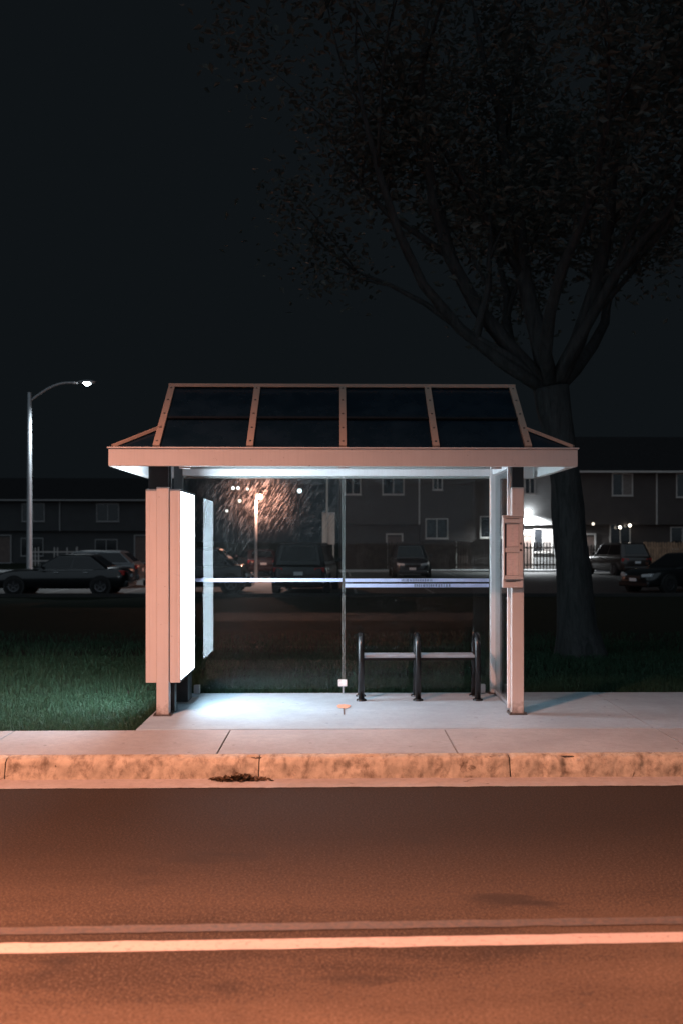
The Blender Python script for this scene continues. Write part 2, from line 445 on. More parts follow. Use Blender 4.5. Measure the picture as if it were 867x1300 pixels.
line('road_marking', 4.475, .085, LINE_WORN, .012, 4)

# gutter pan
mb = MB(); vs = []; k = 400
for i in range(k+1):
    x = -6+12*i/k
    vs += [(x, 6.975+.018*noise.noise((x*5,0,3))+.008*noise.noise((x*23,0,3)), ROAD_Z+.005), (x, 7.23, ROAD_Z+.012)]
mb.add(vs, [(2*i, 2*i+2, 2*i+3, 2*i+1) for i in range(k)])
for x0, x1 in ((-160,-6),(6,160)):
    mb.add([(x0,6.975,ROAD_Z+.005),(x1,6.975,ROAD_Z+.005),(x1,7.23,ROAD_Z+.012),(x0,7.23,ROAD_Z+.012)], [(0,1,2,3)])
struct(mb.build('gutter', GUTTER_M))

# kerb: worn concrete lengths with broken joints
def kerb_len(x0, x1, fine):
    mb = MB()
    prof = [(7.205,-.165),(7.212,-.12),(7.218,-.07),(7.226,-.035),(7.240,-.012),(7.262,-.001),(7.30,.003),(7.345,.004),(7.36,-.02)]
    if fine:
        p2 = []
        for (a,b),(c,d) in zip(prof, prof[1:]): p2 += [(a,b),((a+c)/2,(b+d)/2)]
        prof = p2+[prof[-1]]
    k = max(2, int((x1-x0)/(.012 if fine else 2)))
    vs = []; m = len(prof)
    for i in range(k+1):
        x = x0+(x1-x0)*i/k
        e = min(x-x0, x1-x)
        for j, (y,z) in enumerate(prof):
            amp = .015 if fine else .0
            d = amp*noise.noise((x*7,y*9,z*9)) + .6*amp*noise.noise((x*24,y*24,z*24)) + .35*amp*noise.noise((x*60,y*60,z*60))
            chip = 0
            if fine:
                q = noise.noise((x*2.6, 5.0, z*3)) + .6*noise.noise((x*9, 2.0, 1))
                if q > .05 and -.075 < z < .0025: chip = min(.032,(q-.05)*.04)
                if e < .03: chip += (.03-e)*.6*(.4+.6*abs(noise.noise((z*30,x0,2))))
            vs.append((x, y - d + chip, z - chip*.7 - (abs(d)*.3 if z > -.02 else 0)))
    mb.add(vs, [(i*m+j, i*m+j+1, (i+1)*m+j+1, (i+1)*m+j) for i in range(k) for j in range(m-1)])
    struct(mb.build('kerb', KERB_M, smooth=True))
kx = [-.578+1.85*i for i in range(-3, 4)]
for a, b in zip(kx, kx[1:]): kerb_len(a+.004, b-.004, True)
kerb_len(-160, kx[0]-.004, False); kerb_len(kx[-1]+.004, 160, False)

# base under joints, sidewalk slabs, shelter pad
mb = MB(); mb.box(-160,160,7.30,8.29,-.2,-.012); mb.box(-1.70,9,8.29,10.26,-.2,-.012)
struct(mb.build('pavement_base', JOINT_M))
def slab(mb, x0, x1, y0, y1, top=.002, fine=True):
    g = .006; x0 += g; x1 -= g
    st = .02; k = max(1, int((x1-x0)/st)) if fine else 1
    r = .010
    vs = []
    for i in range(k+1):
        x = x0+(x1-x0)*i/k
        j0 = .004*noise.noise((x*8,y0,0)) if fine else 0
        j1 = .004*noise.noise((x*8,y1,7)) if fine else 0
        vs += [(x,y0+j0,top-.04),(x,y0+j0,top-r),(x,y0+j0+r,top),(x,y1+j1-r,top),(x,y1+j1,top-r),(x,y1+j1,top-.04)]
    fs = [(i*6+j, i*6+j+1, (i+1)*6+j+1, (i+1)*6+j) for i in range(k) for j in range(5)]
    fs += [(5,4,3,2,1,0), tuple(k*6+j for j in range(6))]
    mb.add(vs, fs)
mb = MB()
jx = [-2.70+1.80*i for i in range(-4, 7)]
for a, b in zip(jx, jx[1:]): slab(mb, a, b, 7.352, 8.285)
slab(mb, -160, jx[0], 7.352, 8.285, fine=False); slab(mb, jx[-1], 160, 7.352, 8.285, fine=False)
struct(mb.build('sidewalk', CONC))
mb = MB()
slab(mb, -1.70, 2.68, 8.297, 10.26, .004); slab(mb, 2.68, 5.6, 8.297, 10.26, .0); slab(mb, 5.6, 9, 8.297, 10.26, .002)
struct(mb.build('pavement', PAD_M))
# crumbs of soil along the pad edge are part of the pavement; orange survey mark on it
mb = MB()
def blob(mb, x, y, rx, ry, z, seed, n=22):
    vs = [(x,y,z)] + [(x+rx*(1+.3*noise.noise((math.cos(2*PI*i/n)*2,math.sin(2*PI*i/n)*2,seed)))*math.cos(2*PI*i/n),
                       y+ry*(1+.3*noise.noise((math.cos(2*PI*i/n)*2,math.sin(2*PI*i/n)*2,seed+5)))*math.sin(2*PI*i/n), z) for i in range(n)]
    mb.add(vs, [(0,1+i,1+(i+1)%n) for i in range(n)])
mb.add([(.052,8.95,.0085),(.064,8.95,.0085),(.066,9.30,.0085),(.05,9.30,.0085)], [(0,1,2,3)], 1)
blob(mb, .058, 9.40, .062, .12, .0085, 2)
ORANGE = plain('orange_spray', (.55,.27,.17), .8, 0, .25, 60)
DARKMARK = plain('dark_spray', (.09,.06,.05), .9, 0, .25, 60)
tag(mb.build('survey_mark', [ORANGE, DARKMARK]), 'small orange sprayed survey mark on pale slab under glass joint', 'paint mark')

# far side of the street (behind the viewpoint)
mb = MB(); mb.box(-160,160,.72,.9,-.3,-.01); struct(mb.build('opposite_kerb', KERB_M))
mb = MB(); mb.box(-160,160,-1.2,.715,-.3,-.005); struct(mb.build('opposite_sidewalk', CONC))
# parking lot behind the lawn
mb = MB()
mb.add([(-70,33,LOT_Z),(70,33,LOT_Z),(70,57.5,LOT_Z),(-70,57.5,LOT_Z)], [(0,1,2,3)])
struct(mb.build('parking_lot', LOT_M))
mb = MB(); mb.box(-70,70,32.8,32.99,LOT_Z-.1,LOT_Z+.10)
struct(mb.build('parking_kerb', LOT_M))
mb = MB(); mb.box(-70,70,57.51,59.0,LOT_Z-.1,LOT_Z+.10)
struct(mb.build('footpath', CONC))
mb = MB(); mb.add([(-3.7,33.0,LOT_Z+.004),(-1.95,33.0,LOT_Z+.004),(-1.7,47,LOT_Z+.004),(-4.6,47,LOT_Z+.004)], [(0,1,2,3)])  # pale patch for the lamplit ground between the vans, light put in colour
struct(mb.build('lit_lot_patch', CONC))
# painted bay lines in the lot
mb = MB()
for i in range(-16, 17):
    x = i*2.75+.6
    for y0, y1 in ((33.2,38.2),(50.8,56.5)):
        mb.add([(x,y0,LOT_Z+.004),(x+.1,y0,LOT_Z+.004),(x+.1,y1,LOT_Z+.004),(x,y1,LOT_Z+.004)], [(0,1,2,3)])
struct(mb.build('bay_marking', road_paint('bay_paint', .42, .6, (.22,.22,.21))))

# grass blades
def grass(name, zones, seed):
    r = random.Random(seed); mb = MB(); V, F = [], []
    for x0, x1, y0, y1, dens, h in zones:
        for _ in range(int((x1-x0)*(y1-y0)*dens)):
            x, y = r.uniform(x0,x1), r.uniform(y0,y1)
            cl = noise.noise((x*1.7,y*1.7,1.0))
            hh = h*(.55+.7*r.random())*(1+.45*cl)
            a = r.uniform(0, 2*PI); wd = r.uniform(.0022,.0042)*(1 if y < 12 else 1.8)
            lean = r.uniform(.1,.9)*hh; la = r.uniform(0, 2*PI)
            z = gh(x,y)-.005
            if y < 10.3: z = -.035
            cx, cy_ = math.cos(a)*wd, math.sin(a)*wd
            lx, ly = math.cos(la)*lean, math.sin(la)*lean
            o = len(V)
            V += [(x-cx,y-cy_,z),(x+cx,y+cy_,z),(x+lx*.35+cx*.7,y+ly*.35+cy_*.7,z+hh*.6),(x+lx*.35-cx*.7,y+ly*.35-cy_*.7,z+hh*.6),(x+lx,y+ly,z+hh*(.95-.3*lean/hh))]
            F += [(o,o+1,o+2,o+3),(o+3,o+2,o+4)]
    mb.add(V, F)
    return stuff(mb.build(name, GRASS_M, fix=False))
grass('grass', [(-1.745,-1.695,8.30,10.3,5200,.075),(-4.6,-1.70,8.283,8.34,4200,.06),(-4.6,-1.71,8.30,10.3,4200,.075),(-5.6,-1.71,10.3,13.5,1900,.09),(-1.71,6.0,10.29,11.4,2300,.085),(-1.71,7,11.4,14,800,.09),(-6,7.5,13.5,16,300,.10),(-7,8,15.5,18,90,.10)], 3)

# dry leaves in the gutter
def leaf_pile(name, label, cx, cy_, n, sx, sy, seed):
    r = random.Random(seed); mb = MB()
    for _ in range(n):
        x, y = r.gauss(cx, sx), min(7.2, r.gauss(cy_, sy)); z = ROAD_Z+.015+abs(r.gauss(0,.018))*math.exp(-((x-cx)/sx)**2*.5)
        L = r.uniform(.012,.034); a = r.uniform(0, 2*PI); t = r.uniform(-.7,.7); t2 = r.uniform(-.7,.7)
        M = Matrix.Translation((x,y,z)) @ Matrix.Rotation(a,4,'Z') @ Matrix.Rotation(t,4,'X') @ Matrix.Rotation(t2,4,'Y')
        pts = [(-L,0,0),(-L*.3,L*.45,.003),(L*.4,L*.35,.004),(L,0,0),(L*.4,-L*.35,.004),(-L*.3,-L*.45,.003),(0,0,-.004)]
        mb.add([M@Vector(p) for p in pts], [(0,1,6),(1,2,6),(2,3,6),(3,4,6),(4,5,6),(5,0,6)])
    o = mb.build(name, DRY_LEAF, fix=False)
    return o
tag(leaf_pile('leaf_pile', '', -.72, 7.165, 230, .085, .022, 5), 'dark clump of dry leaves caught against the kerb joint', 'dry leaves')

# ------------------------------------------------------------------ bus shelter
sh = thing('bus_shelter', 'tan framed glass bus shelter with pitched smoked roof panes, standing on the pale pad', 'bus shelter', (0,9.6,0))
sh.location = (0,0,0)
FX0, FX1, FY0, FY1 = -2.023, 2.14, 8.72, 10.50
FZ0, FZ1 = 2.255, 2.41
# fascia: four lengths as one ring, tan outside
t = .045
mb = MB()
mb.box(FX0,FX1,FY0,FY0+t,FZ0,FZ1); mb.box(FX0,FX1,FY1-t,FY1,FZ0,FZ1)
mb.box(FX0,FX0+t,FY0+t,FY1-t,FZ0,FZ1); mb.box(FX1-t,FX1,FY0+t,FY1-t,FZ0,FZ1)
mb.box(FX0-.012,FX1+.012,FY0-.012,FY0+.02,FZ1+.001,FZ1+.014); mb.box(FX0-.012,FX1+.012,FY1-.02,FY1+.012,FZ1+.001,FZ1+.014)
mb.build('fascia', TAN, sh, bevel=.004)
# white lining inside the ring + ceiling
mb = MB(); i0 = t+.002; q = .008
mb.box(FX0+i0,FX0+i0+q,FY0+i0,FY1-i0,FZ0+.006,FZ1-.03); mb.box(FX1-i0-q,FX1-i0,FY0+i0,FY1-i0,FZ0+.006,FZ1-.03)
mb.box(FX0+i0+q,FX1-i0-q,FY0+i0,FY0+i0+q,FZ0+.006,FZ1-.03); mb.box(FX0+i0+q,FX1-i0-q,FY1-i0-q,FY1-i0,FZ0+.006,FZ1-.03)
mb.build('lining', WHITE_PAINT, sh)
mb = MB(); mb.box(FX0+i0,FX1-i0,FY0+i0,FY1-i0,FZ1-.028,FZ1-.012); mb.build('ceiling_panel', WHITE_PAINT, sh)

# roof frame
RX = [-1.607 + (1.607+1.705)/4*i for i in range(5)]
RY, RZ = 9.6, 3.10
ez = FZ1+.012
for side, ye in ((0, FY0+.03), (1, FY1-.03)):
    for x in RX:
        mb = MB(); mb.bar((x,ye,ez+.01),(x,RY,RZ),.062,.035)
        rf = mb.build('rafter', RAFTER, sh, bevel=.003)
        if side == 0:
            for tt in (.06,.27,.5,.73,.94):
                p = Vector((x,ye,ez+.01)).lerp(Vector((x,RY,RZ)), tt) + Vector((0,-.63,.77))*.018
                b = MB(); b.lathe([(0,-.006),(.009,-.006),(.011,0),(.007,.005),(0,.006)], p, 'y', 8); b.build('bolt', BOLT, rf, smooth=True)
mb = MB(); mb.bar((RX[0]-.03,RY,RZ+.005),(RX[-1]+.03,RY,RZ+.005),.07,.034); mb.build('ridge_bar', RAFTER, sh, bevel=.003)
# hip ends
hf = .30
for sx, xe, xr in ((-1, FX0+.03, RX[0]), (1, FX1-.03, RX[-1])):
    hy0 = FY0+.03+(RY-FY0-.03)*hf; hy1 = FY1-.03-(FY1-.03-RY)*hf; hz = ez+.01+(RZ-ez-.01)*hf
    for yc, yh in ((FY0+.03,hy0),(FY1-.03,hy1)):
        mb = MB(); mb.bar((xe,yc,ez+.012),(xr,yh,hz+.004),.045,.03); mb.build('hip_bar', RAFTER, sh, bevel=.003)
    mb = MB(); mb.bar((xr+sx*.004,hy0+.03,hz),(xr+sx*.004,hy1-.03,hz),.04,.03); mb.build('collar_bar', RAFTER, sh, bevel=.003)
    # skirt pane and gable pane
    mb = MB()
    for dz in (0,-.006): pass
    a = [(xe,FY0+.06,ez+.004),(xe,FY1-.06,ez+.004),(xr,hy1,hz-.012),(xr,hy0,hz-.012)]
    mb.add(a+[(x-sx*.004,y,z-.006) for x,y,z in a], [(0,1,2,3),(7,6,5,4),(0,4,5,1),(1,5,6,2),(2,6,7,3),(3,7,4,0)])
    mb.build('skirt_pane', PANE_ROOF, sh)
    b = [(FY0+.05,ez+.015),(FY1-.05,ez+.015),(RY,RZ-.03)]
    mb = MB(); mb.prism(b, xr-.004, xr+.004); mb.build('gable_pane', PANE_ROOF, sh)
    for yc, zc in ((FY0+.03,0),(FY1-.03,0)):
        mb = MB(); a = [(xe,yc,ez+.002),(xr,yc,ez+.002),(xr,hy0 if yc < RY else hy1,hz-.012)]
        mb.add(a+[(x,y,z-.006) for x,y,z in a], [(0,1,2),(5,4,3),(0,3,4,1),(1,4,5,2),(2,5,3,0)])
        mb.build('corner_pane', PANE_ROOF, sh)
# roof panes: two per bay and slope, lapped
for ye, sg in ((FY0+.03,-1),(FY1-.03,1)):
    for i in range(4):
        for t0, t1, off in ((.0,.46,-.006),(.445,.99,.004)):
            p0 = Vector((0,ye,ez)).lerp(Vector((0,RY,RZ-.014)), t0); p1 = Vector((0,ye,ez)).lerp(Vector((0,RY,RZ-.014)), t1)
            nrm = Vector((0, sg*.63, .77))
            mb = MB(); a = []
            for p, x in ((p0,RX[i]+.02),(p0,RX[i+1]-.02),(p1,RX[i+1]-.02),(p1,RX[i]+.02)):
                a.append(Vector((x,p.y,p.z)) + nrm*off)
            mb.add(a+[p-nrm*.005 for p in a], [(0,1,2,3),(7,6,5,4),(0,4,5,1),(1,5,6,2),(2,6,7,3),(3,7,4,0)])
            mb.build('roof_pane', PANE_ROOF, sh)
        if sg < 0:
            p = Vector((0,ye,ez)).lerp(Vector((0,RY,RZ-.014)), .455)
            mb = MB(); mb.bar((RX[i]+.03,p.y-.01,p.z+.012),(RX[i+1]-.03,p.y-.01,p.z+.012),.03,.012,(0,-.63,.77)); mb.build('purlin', BLACK_METAL, sh)

# posts
PYF, PYR = 9.0, 10.2
def post(x, y, wd, z1=2.37, m=TAN, foot=True):
    mb = MB(); mb.box(x-wd/2,x+wd/2,y-wd/2,y+wd/2,.012,z1)
    p = mb.build('post', m, sh, bevel=.006)
    if foot:
        f = MB(); f.box(x-wd/2-.025,x+wd/2+.025,y-wd/2-.025,y+wd/2+.025,.004,.014)
        for dx in (-1,1):
            for dy in (-1,1):
                f.lathe([(.0,.028),(.009,.028),(.010,.015),(.010,.012)], (x+dx*(wd/2+.012),y+dy*(wd/2+.012),0), 'z', 6)
        f.build('base_plate', BOLT, p)
    return p
def neck(x, y, wd):
    mb = MB(); mb.box(x-wd/2+.004,x+wd/2-.004,y-wd/2+.004,y+wd/2-.004,2.0835,2.37); mb.build('post_neck', BLACK_METAL, sh)
pl = post(-1.585, PYF, .112, 2.083); pr = post(1.645, PYF, .112, 2.083); neck(-1.585, PYF, .112); neck(1.645, PYF, .112)
prl = post(-1.64, PYR, .09, m=BLACK_METAL); prr = post(1.633, PYR, .10, m=WHITE_PAINT)  # left rear post blackened: the shade it stands in is put into the colour
mb = MB(); mb.box(-1.595,1.582,PYR-.045,PYR+.045,2.262,2.335); mb.build('header', WHITE_PAINT, sh, bevel=.004)
mb = MB(); mb.box(1.60,1.70,PYF+.06,PYR-.055,2.275,2.335); mb.build('header', WHITE_PAINT, sh, bevel=.004)
mb = MB(); mb.box(-1.52,1.585,PYF-.03,PYF+.03,2.30,2.37); mb.build('header', WHITE_PAINT, sh, bevel=.004)
# bottom rail brackets, joint clip
GZ0, GZ1 = .055, 2.262
GJ = .057
def pane(x0,x1,y0,y1,m,name='glass_pane'):
    mb = MB(); mb.box(x0,x1,y0,y1,GZ0,GZ1); return mb.build(name, m, sh)
gl = pane(-1.59, GJ-.004, PYR-.006, PYR+.004, GLASS_SCR)
gr = pane(GJ+.012, 1.58, PYR-.022, PYR-.012, GLASS)
gs = pane(1.63, 1.64, PYF+.075, PYR-.06, GLASS_SIDE)
for g, x, y in ((gl, GJ-.006, PYR-.009), (gr, GJ+.014, PYR-.025)):
    mb = MB(); mb.box(x-.002,x+.002,y-.0015,y+.0015,GZ0,GZ1-.02); mb.build('glass_edge', GLASS_EDGE, g)
# frosted safety stripes with illegible printed words
def stripe(par, x0, x1, z0, z1, y, ink=None):
    mb = MB(); mb.box(x0,x1,y-.002,y,z0,z1); s = mb.build('stripe', STRIPE, par)
    if ink:
        r = random.Random(ink[2]); mb = MB(); x = ink[0]
        while x < ink[1]:
            wl = r.uniform(.008,.02)
            mb.box(x,x+wl,y-.0042,y-.0022,z0+.003+r.random()*.003,z1-.002-r.random()*.005); x += wl+r.uniform(.004,.012)
        mb.build('stripe_print', STRIPE_INK, s)
stripe(gl, -1.58, GJ-.01, 1.166, 1.202, PYR-.008)
stripe(gl, -.86, -.83, 1.168, 1.2, PYR-.0125) if False else None
stripe(gr, GJ+.02, 1.57, 1.164, 1.200, PYR-.024, (.66,.98,1))
stripe(gr, GJ+.02, 1.57, 1.108, 1.146, PYR-.024, (.79,1.16,2))
mb = MB(); mb.box(GJ-.05,GJ+.04,PYR-.05,PYR+.02,.085,.150); c = mb.build('glass_clamp', WHITE_PAINT, sh, bevel=.006)
mb = MB(); mb.box(GJ-.008,GJ+.008,PYR-.03,PYR,.012,.084); mb.build('clamp_foot', ALU, c)
for x in (-1.45, 1.50):
    mb = MB(); mb.box(x-.03,x+.03,PYR-.04,PYR+.02,.012,.10); mb.build('glass_clamp', ALU, sh, bevel=.004)
for x in (-.25, .3): pass
# side glass channel on the right
mb = MB(); mb.box(1.562,1.587,PYF+.02,PYF+.05,.05,2.30); mb.build('glass_channel', WHITE_PAINT, sh, bevel=.003)
mb = MB(); mb.box(1.617,1.655,PYF+.06,PYR-.055,.02,.054); mb.build('bottom_rail', ALU, sh, bevel=.003)
# brackets under the front header
for x in (.05, 1.42, -1.36):
    mb = MB(); mb.box(x-.05,x+.05,8.78,8.82,2.238,2.30); mb.build('bracket', WHITE_PAINT, sh, bevel=.003)

# ------------------------------------------------------------------ advert light box
ab = thing('advert_light_box', 'tan edged advert light box with blank glowing white faces on left end of shelter', 'light box', (0,0,0))
BX0, BX1, BY0, BY1, BZ0, BZ1 = -1.742, -1.428, 8.968, 9.93, .30, 2.065
mb = MB()
mb.box(BX0,-1.644,BY0,BY0+.03,BZ0,BZ1); mb.box(-1.526,BX1,BY0,BY0+.03,BZ0,BZ1)
mb.build('end_cap', TAN, ab, bevel=.004)
for x in (BX0+.026, -1.47):
    mb = MB(); mb.box(x,x+.006,BY0-.003,BY0,BZ0+.003,BZ1-.003); mb.build('profile_rib', TAN, ab)
mb = MB(); mb.box(BX0+.014,BX1-.014,BY0+.032,BY1,BZ0,BZ1); mb.build('housing', BLACK_METAL, ab)
mb = MB(); mb.box(BX0+.02,BX1-.09,BY0+.03,BY0+.09,BZ1+.001,2.30); mb.build('top_housing', BLACK_METAL, ab)
for sx, xf in ((-1,BX0),(1,BX1)):
    xo = xf - sx*.012
    mb = MB(); xa, xb = sorted((xo, xo+sx*.010))
    mb.box(xa,xb,BY1-.05,BY1,BZ0,BZ1); mb.box(xa,xb,BY0+.032,BY0+.05,BZ0,BZ1)
    mb.box(xa,xb,BY0+.05,BY1-.05,BZ0,BZ0+.02); mb.box(xa,xb,BY0+.05,BY1-.05,BZ1-.02,BZ1)
    mb.build('face_frame', BLACK_METAL, ab)
    mb = MB(); xa, xb = sorted((xo+sx*.001, xo+sx*.005))
    mb.box(xa,xb,BY0+.051,BY1-.051,BZ0+.021,BZ1-.021); mb.build('light_face', PANEL if sx > 0 else PANEL_OUT, ab)
for a in ((-1.64,-1.50,9.10,9.2),(-1.66,-1.46,9.65,9.9)):
    mb = MB(); mb.box(*a,.012,BZ0-.001); mb.build('foot', BLACK_METAL, ab, bevel=.004)
mb = MB(); mb.box(-1.64,-1.40,9.60,9.95,.006,.011+.002); mb.build('foot_plate', ALU, ab)

# ------------------------------------------------------------------ timetable case
tc = thing('timetable_case', 'tan timetable case with two faded sheets fixed to right front shelter post', 'timetable', (1.62,8.925,0))
tc.location = (0,0,0)
CX0, CX1, CZ0, CZ1, CYB, CYF = 1.498, 1.685, 1.165, 1.812, 8.942, 8.895
mb = MB(); mb.box(CX0,CX1,CYF,CYB,CZ0,CZ1); cse = mb.build('case', TAN, tc, bevel=.005)
mb = MB(); fw = .016
mb.box(CX0+.003,CX0+fw,CYF-.014,CYF-.001,CZ0+.11,CZ1-.06); mb.box(CX1-fw-.022,CX1-.003,CYF-.014,CYF-.001,CZ0+.11,CZ1-.06)
mb.box(CX0+.003,CX1-.003,CYF-.014,CYF-.001,CZ1-.058,CZ1-.028); mb.box(CX0+.003,CX1-.003,CYF-.014,CYF-.001,CZ0+.078,CZ0+.108)
mb.build('door_frame', TAN, tc, bevel=.003)
PAPER, _nt, _b, _o = new_mat('faded_timetable_print')
_v = coords(_nt, kind='World')
_l = noise_tex(_nt, coords(_nt, (30,1,60), 'World'), 1.0, 2)
_l2 = noise_tex(_nt, coords(_nt, (42,1,1.5), 'World'), 1.0, 1)
_c = mixc(_nt, ramp(_nt, _l, [(.48, (0,)*3), (.6, (.45,)*3)]), (.62,.56,.53), (.46,.42,.42))
_c = mixc(_nt, ramp(_nt, _l2, [(.52, (0,)*3), (.6, (.35,)*3)]), _c, (.66,.50,.50))
_nt.links.new(_c, _b.inputs['Base Color']); _b.inputs['Roughness'].default_value = .7
for z0, z1 in ((CZ0+.115, CZ0+.312), (CZ0+.375, CZ1-.075)):
    mb = MB(); mb.box(CX0+.034,CX1-.046,CYF-.004,CYF-.0005,z0,z1); mb.build('timetable_sheet', PAPER, tc)
mb = MB(); mb.box(CX0+.022,CX1-.042,CYF-.006,CYF-.0005,CZ0+.322,CZ0+.365); mb.build('crossbar', TAN, tc, bevel=.002)
mb = MB(); mb.box(CX0+.018,CX0+.033,CYF-.005,CYF-.0005,CZ0+.115,CZ1-.062); mb.build('seal_shadow_strip', BLACK_METAL, tc)  # door seal widened in black, drawing in the shadow beside it
for z in (CZ0+.345, CZ0+.405):
    mb = MB(); mb.lathe([(0,-.010),(.008,-.010),(.011,-.002),(.011,.004)], (CX1-.026,CYF-.012,z), 'y', 10); mb.build('lock', BOLT, tc, smooth=True)
for z, a, b in ((CZ0+.062,.03,.16),(CZ0+.055,.02,.12),(CZ1-.018,.03,.15)):
    mb = MB(); mb.box(CX0+a,CX0+b,CYF-.004,CYF-.0005,z,z+.004); mb.build('seam', BOLT, tc)
mb = MB(); mb.box(CX0-.004,CX1+.006,CYF-.008,CYB,CZ1+.001,CZ1+.012); mb.build('cap', TAN, tc, bevel=.003)

# ------------------------------------------------------------------ bench with hoop arms
bn = thing('bench', 'bench with grey slat seat between three black hoop arms, by the right glass', 'bench', (0,0,0))
HX = [.234, .797, 1.391]
for i, x in enumerate(HX):
    pts = []
    yf, yr, zt = 9.74, 10.02, .655
    pts += [(x,yf,.01),(x,yf,.40),(x,yf+.004,.50)]
    for k in range(1, 10):
        a = PI*k/10
        pts.append((x, (yf+yr)/2 - (yr-yf)/2*math.cos(a), .52+.125*math.sin(a)))
    pts += [(x,yr-.004,.50),(x,yr,.40),(x,yr,.01)]
    mb = MB(); mb.tube(pts, .030, 14); h = mb.build('hoop_arm', TUBE_BLACK, bn, smooth=True)
    for y in (yf, yr):
        f = MB(); f.lathe([(.0,.022),(.045,.022),(.052,.014),(.052,.004)], (x,y,0), 'z', 16); f.build('floor_flange', TUBE_BLACK, h, smooth=True)
    for dy in (-.08,.08):
        f = MB(); f.lathe([(0,.008),(.007,.006),(.009,-.006)], (x,9.88+dy,.655-.018), 'z', 8); f.build('rivet', ALU, h)
for a, b in zip(HX, HX[1:]):
    for yk in range(4):
        y0 = 9.762 + yk*.063
        mb = MB(); mb.box(a+.024,b-.024,y0,y0+.048,.425,.452); mb.build('seat_slat', SEAT_GREY, bn, bevel=.006)
    mb = MB(); mb.box(a+.022,b-.022,9.80,9.83,.395,.424); mb.box(a+.022,b-.022,9.94,9.97,.395,.424); mb.build('seat_rail', TUBE_BLACK, bn)

# ------------------------------------------------------------------ tree behind the shelter
def tree():
    r = random.Random(11)
    tr = thing('broadleaf_tree', 'large dark leafy tree with thick leaning trunk behind right end of shelter', 'tree', (3.4,13.8,0))
    inv = Vector((3.4,13.8,0))
    tb = MB()
    path = [(3.45,13.8,-.2),(3.43,13.8,.05),(3.39,13.8,.35),(3.34,13.8,.9),(3.28,13.8,1.6),(3.22,13.8,2.4),(3.12,13.82,3.1),(3.02,13.85,3.75)]
    rad = [.44,.36,.29,.25,.235,.215,.22,.25]
    pts, rd = [], []
    for i in range(len(path)-1):
        for k in range(5):
            u = k/5; pts.append(Vector(path[i]).lerp(Vector(path[i+1]), u)-inv); rd.append(rad[i]*(1-u)+rad[i+1]*u)
    pts.append(Vector(path[-1])-inv); rd.append(rad[-1])
    o0 = len(tb.v); tb.tube(pts, rd, 28)
    for i in range(o0, len(tb.v)):
        x, y, z = tb.v[i]
        c = Vector((x,y,z)); q = 1+.12*noise.noise((x*4,y*4,z*1.2))+.05*noise.noise((x*14,y*14,z*3))
        k = min(range(len(pts)), key=lambda j: abs(pts[j].z-z))
        ax = pts[k]; tb.v[i] = (ax.x+(x-ax.x)*q, ax.y+(y-ax.y)*q, z)
    tips = []
    def limb(p0, d, L, r0, lvl, n=7):
        p = Vector(p0); d = Vector(d).normalized(); pts=[p.copy()]; rr=[r0]
        for i in range(n):
            d = (d + Vector((r.uniform(-.22,.22), r.uniform(-.22,.22), r.uniform(-.05,.20)))).normalized()
            p = p + d*L/n; pts.append(p.copy()); rr.append(r0*(1-.8*(i+1)/n))
            if lvl < 2 and i >= 1 and r.random() < .85:
                dd = (d + Vector((r.uniform(-1,1), r.uniform(-1,1), r.uniform(-.35,.6)))).normalized()
                limb(p, dd, L*r.uniform(.42,.62), rr[-1]*.62, lvl+1, 5)
            if lvl >= 1 and i >= 2: tips.append((p.copy(), lvl))
        tb.tube(pts, rr, 8 if lvl else 12)
    f = Vector((3.02,13.85,3.68))-inv
    for d, L, r0 in (((-.75,-.05,.65),5.6,.13),((-.1,.1,1),6.0,.15),((.55,-.1,.85),5.6,.13),((.75,.5,.55),4.8,.11),((-.4,.7,.7),5.0,.11),((-.25,-.65,.75),4.4,.10),((.3,-.6,.8),4.2,.10),((-1,-.35,.5),5.6,.10)):
        limb(f, d, L, r0, 0)
    # the pale upright limb seen left of the fork
    limb(Vector((1.92,13.6,4.4))-inv, (.02,0,1), 2.6, .06, 1, 7)
    tb.tube([f, Vector((2.5,13.75,4.1))-inv, Vector((1.92,13.6,4.4))-inv], [.09,.075,.06], 8)
    tb.build('trunk', BARK, tr, smooth=True)
    mb = MB(); V, F = [], []
    r.shuffle(tips)
    for p, lvl in tips[:1400]:
        rad = r.uniform(.45,.95)
        for _ in range(r.randint(50,90)):
            g = Vector((r.gauss(0,1), r.gauss(0,1), r.gauss(0,.8))); g = g*(rad*.5)
            c = p+g
            if c.z < 3.3 or c.y < -3.4: continue
            L = r.uniform(.045,.085)
            M = Matrix.Translation(c) @ Matrix.Rotation(r.uniform(0,2*PI),4,'Z') @ Matrix.Rotation(r.gauss(.2,.6),4,'X') @ Matrix.Rotation(r.gauss(0,.5),4,'Y')
            o = len(V)
            V += [M@Vector(q) for q in ((-L,0,0),(-L*.2,L*.5,.01),(L,0,-.015),(-L*.2,-L*.5,.01))]
            F += [(o,o+1,o+2),(o,o+2,o+3)]
    mb.add(V, F); mb.build('crown', LEAF_M, tr, fix=False)
tree()

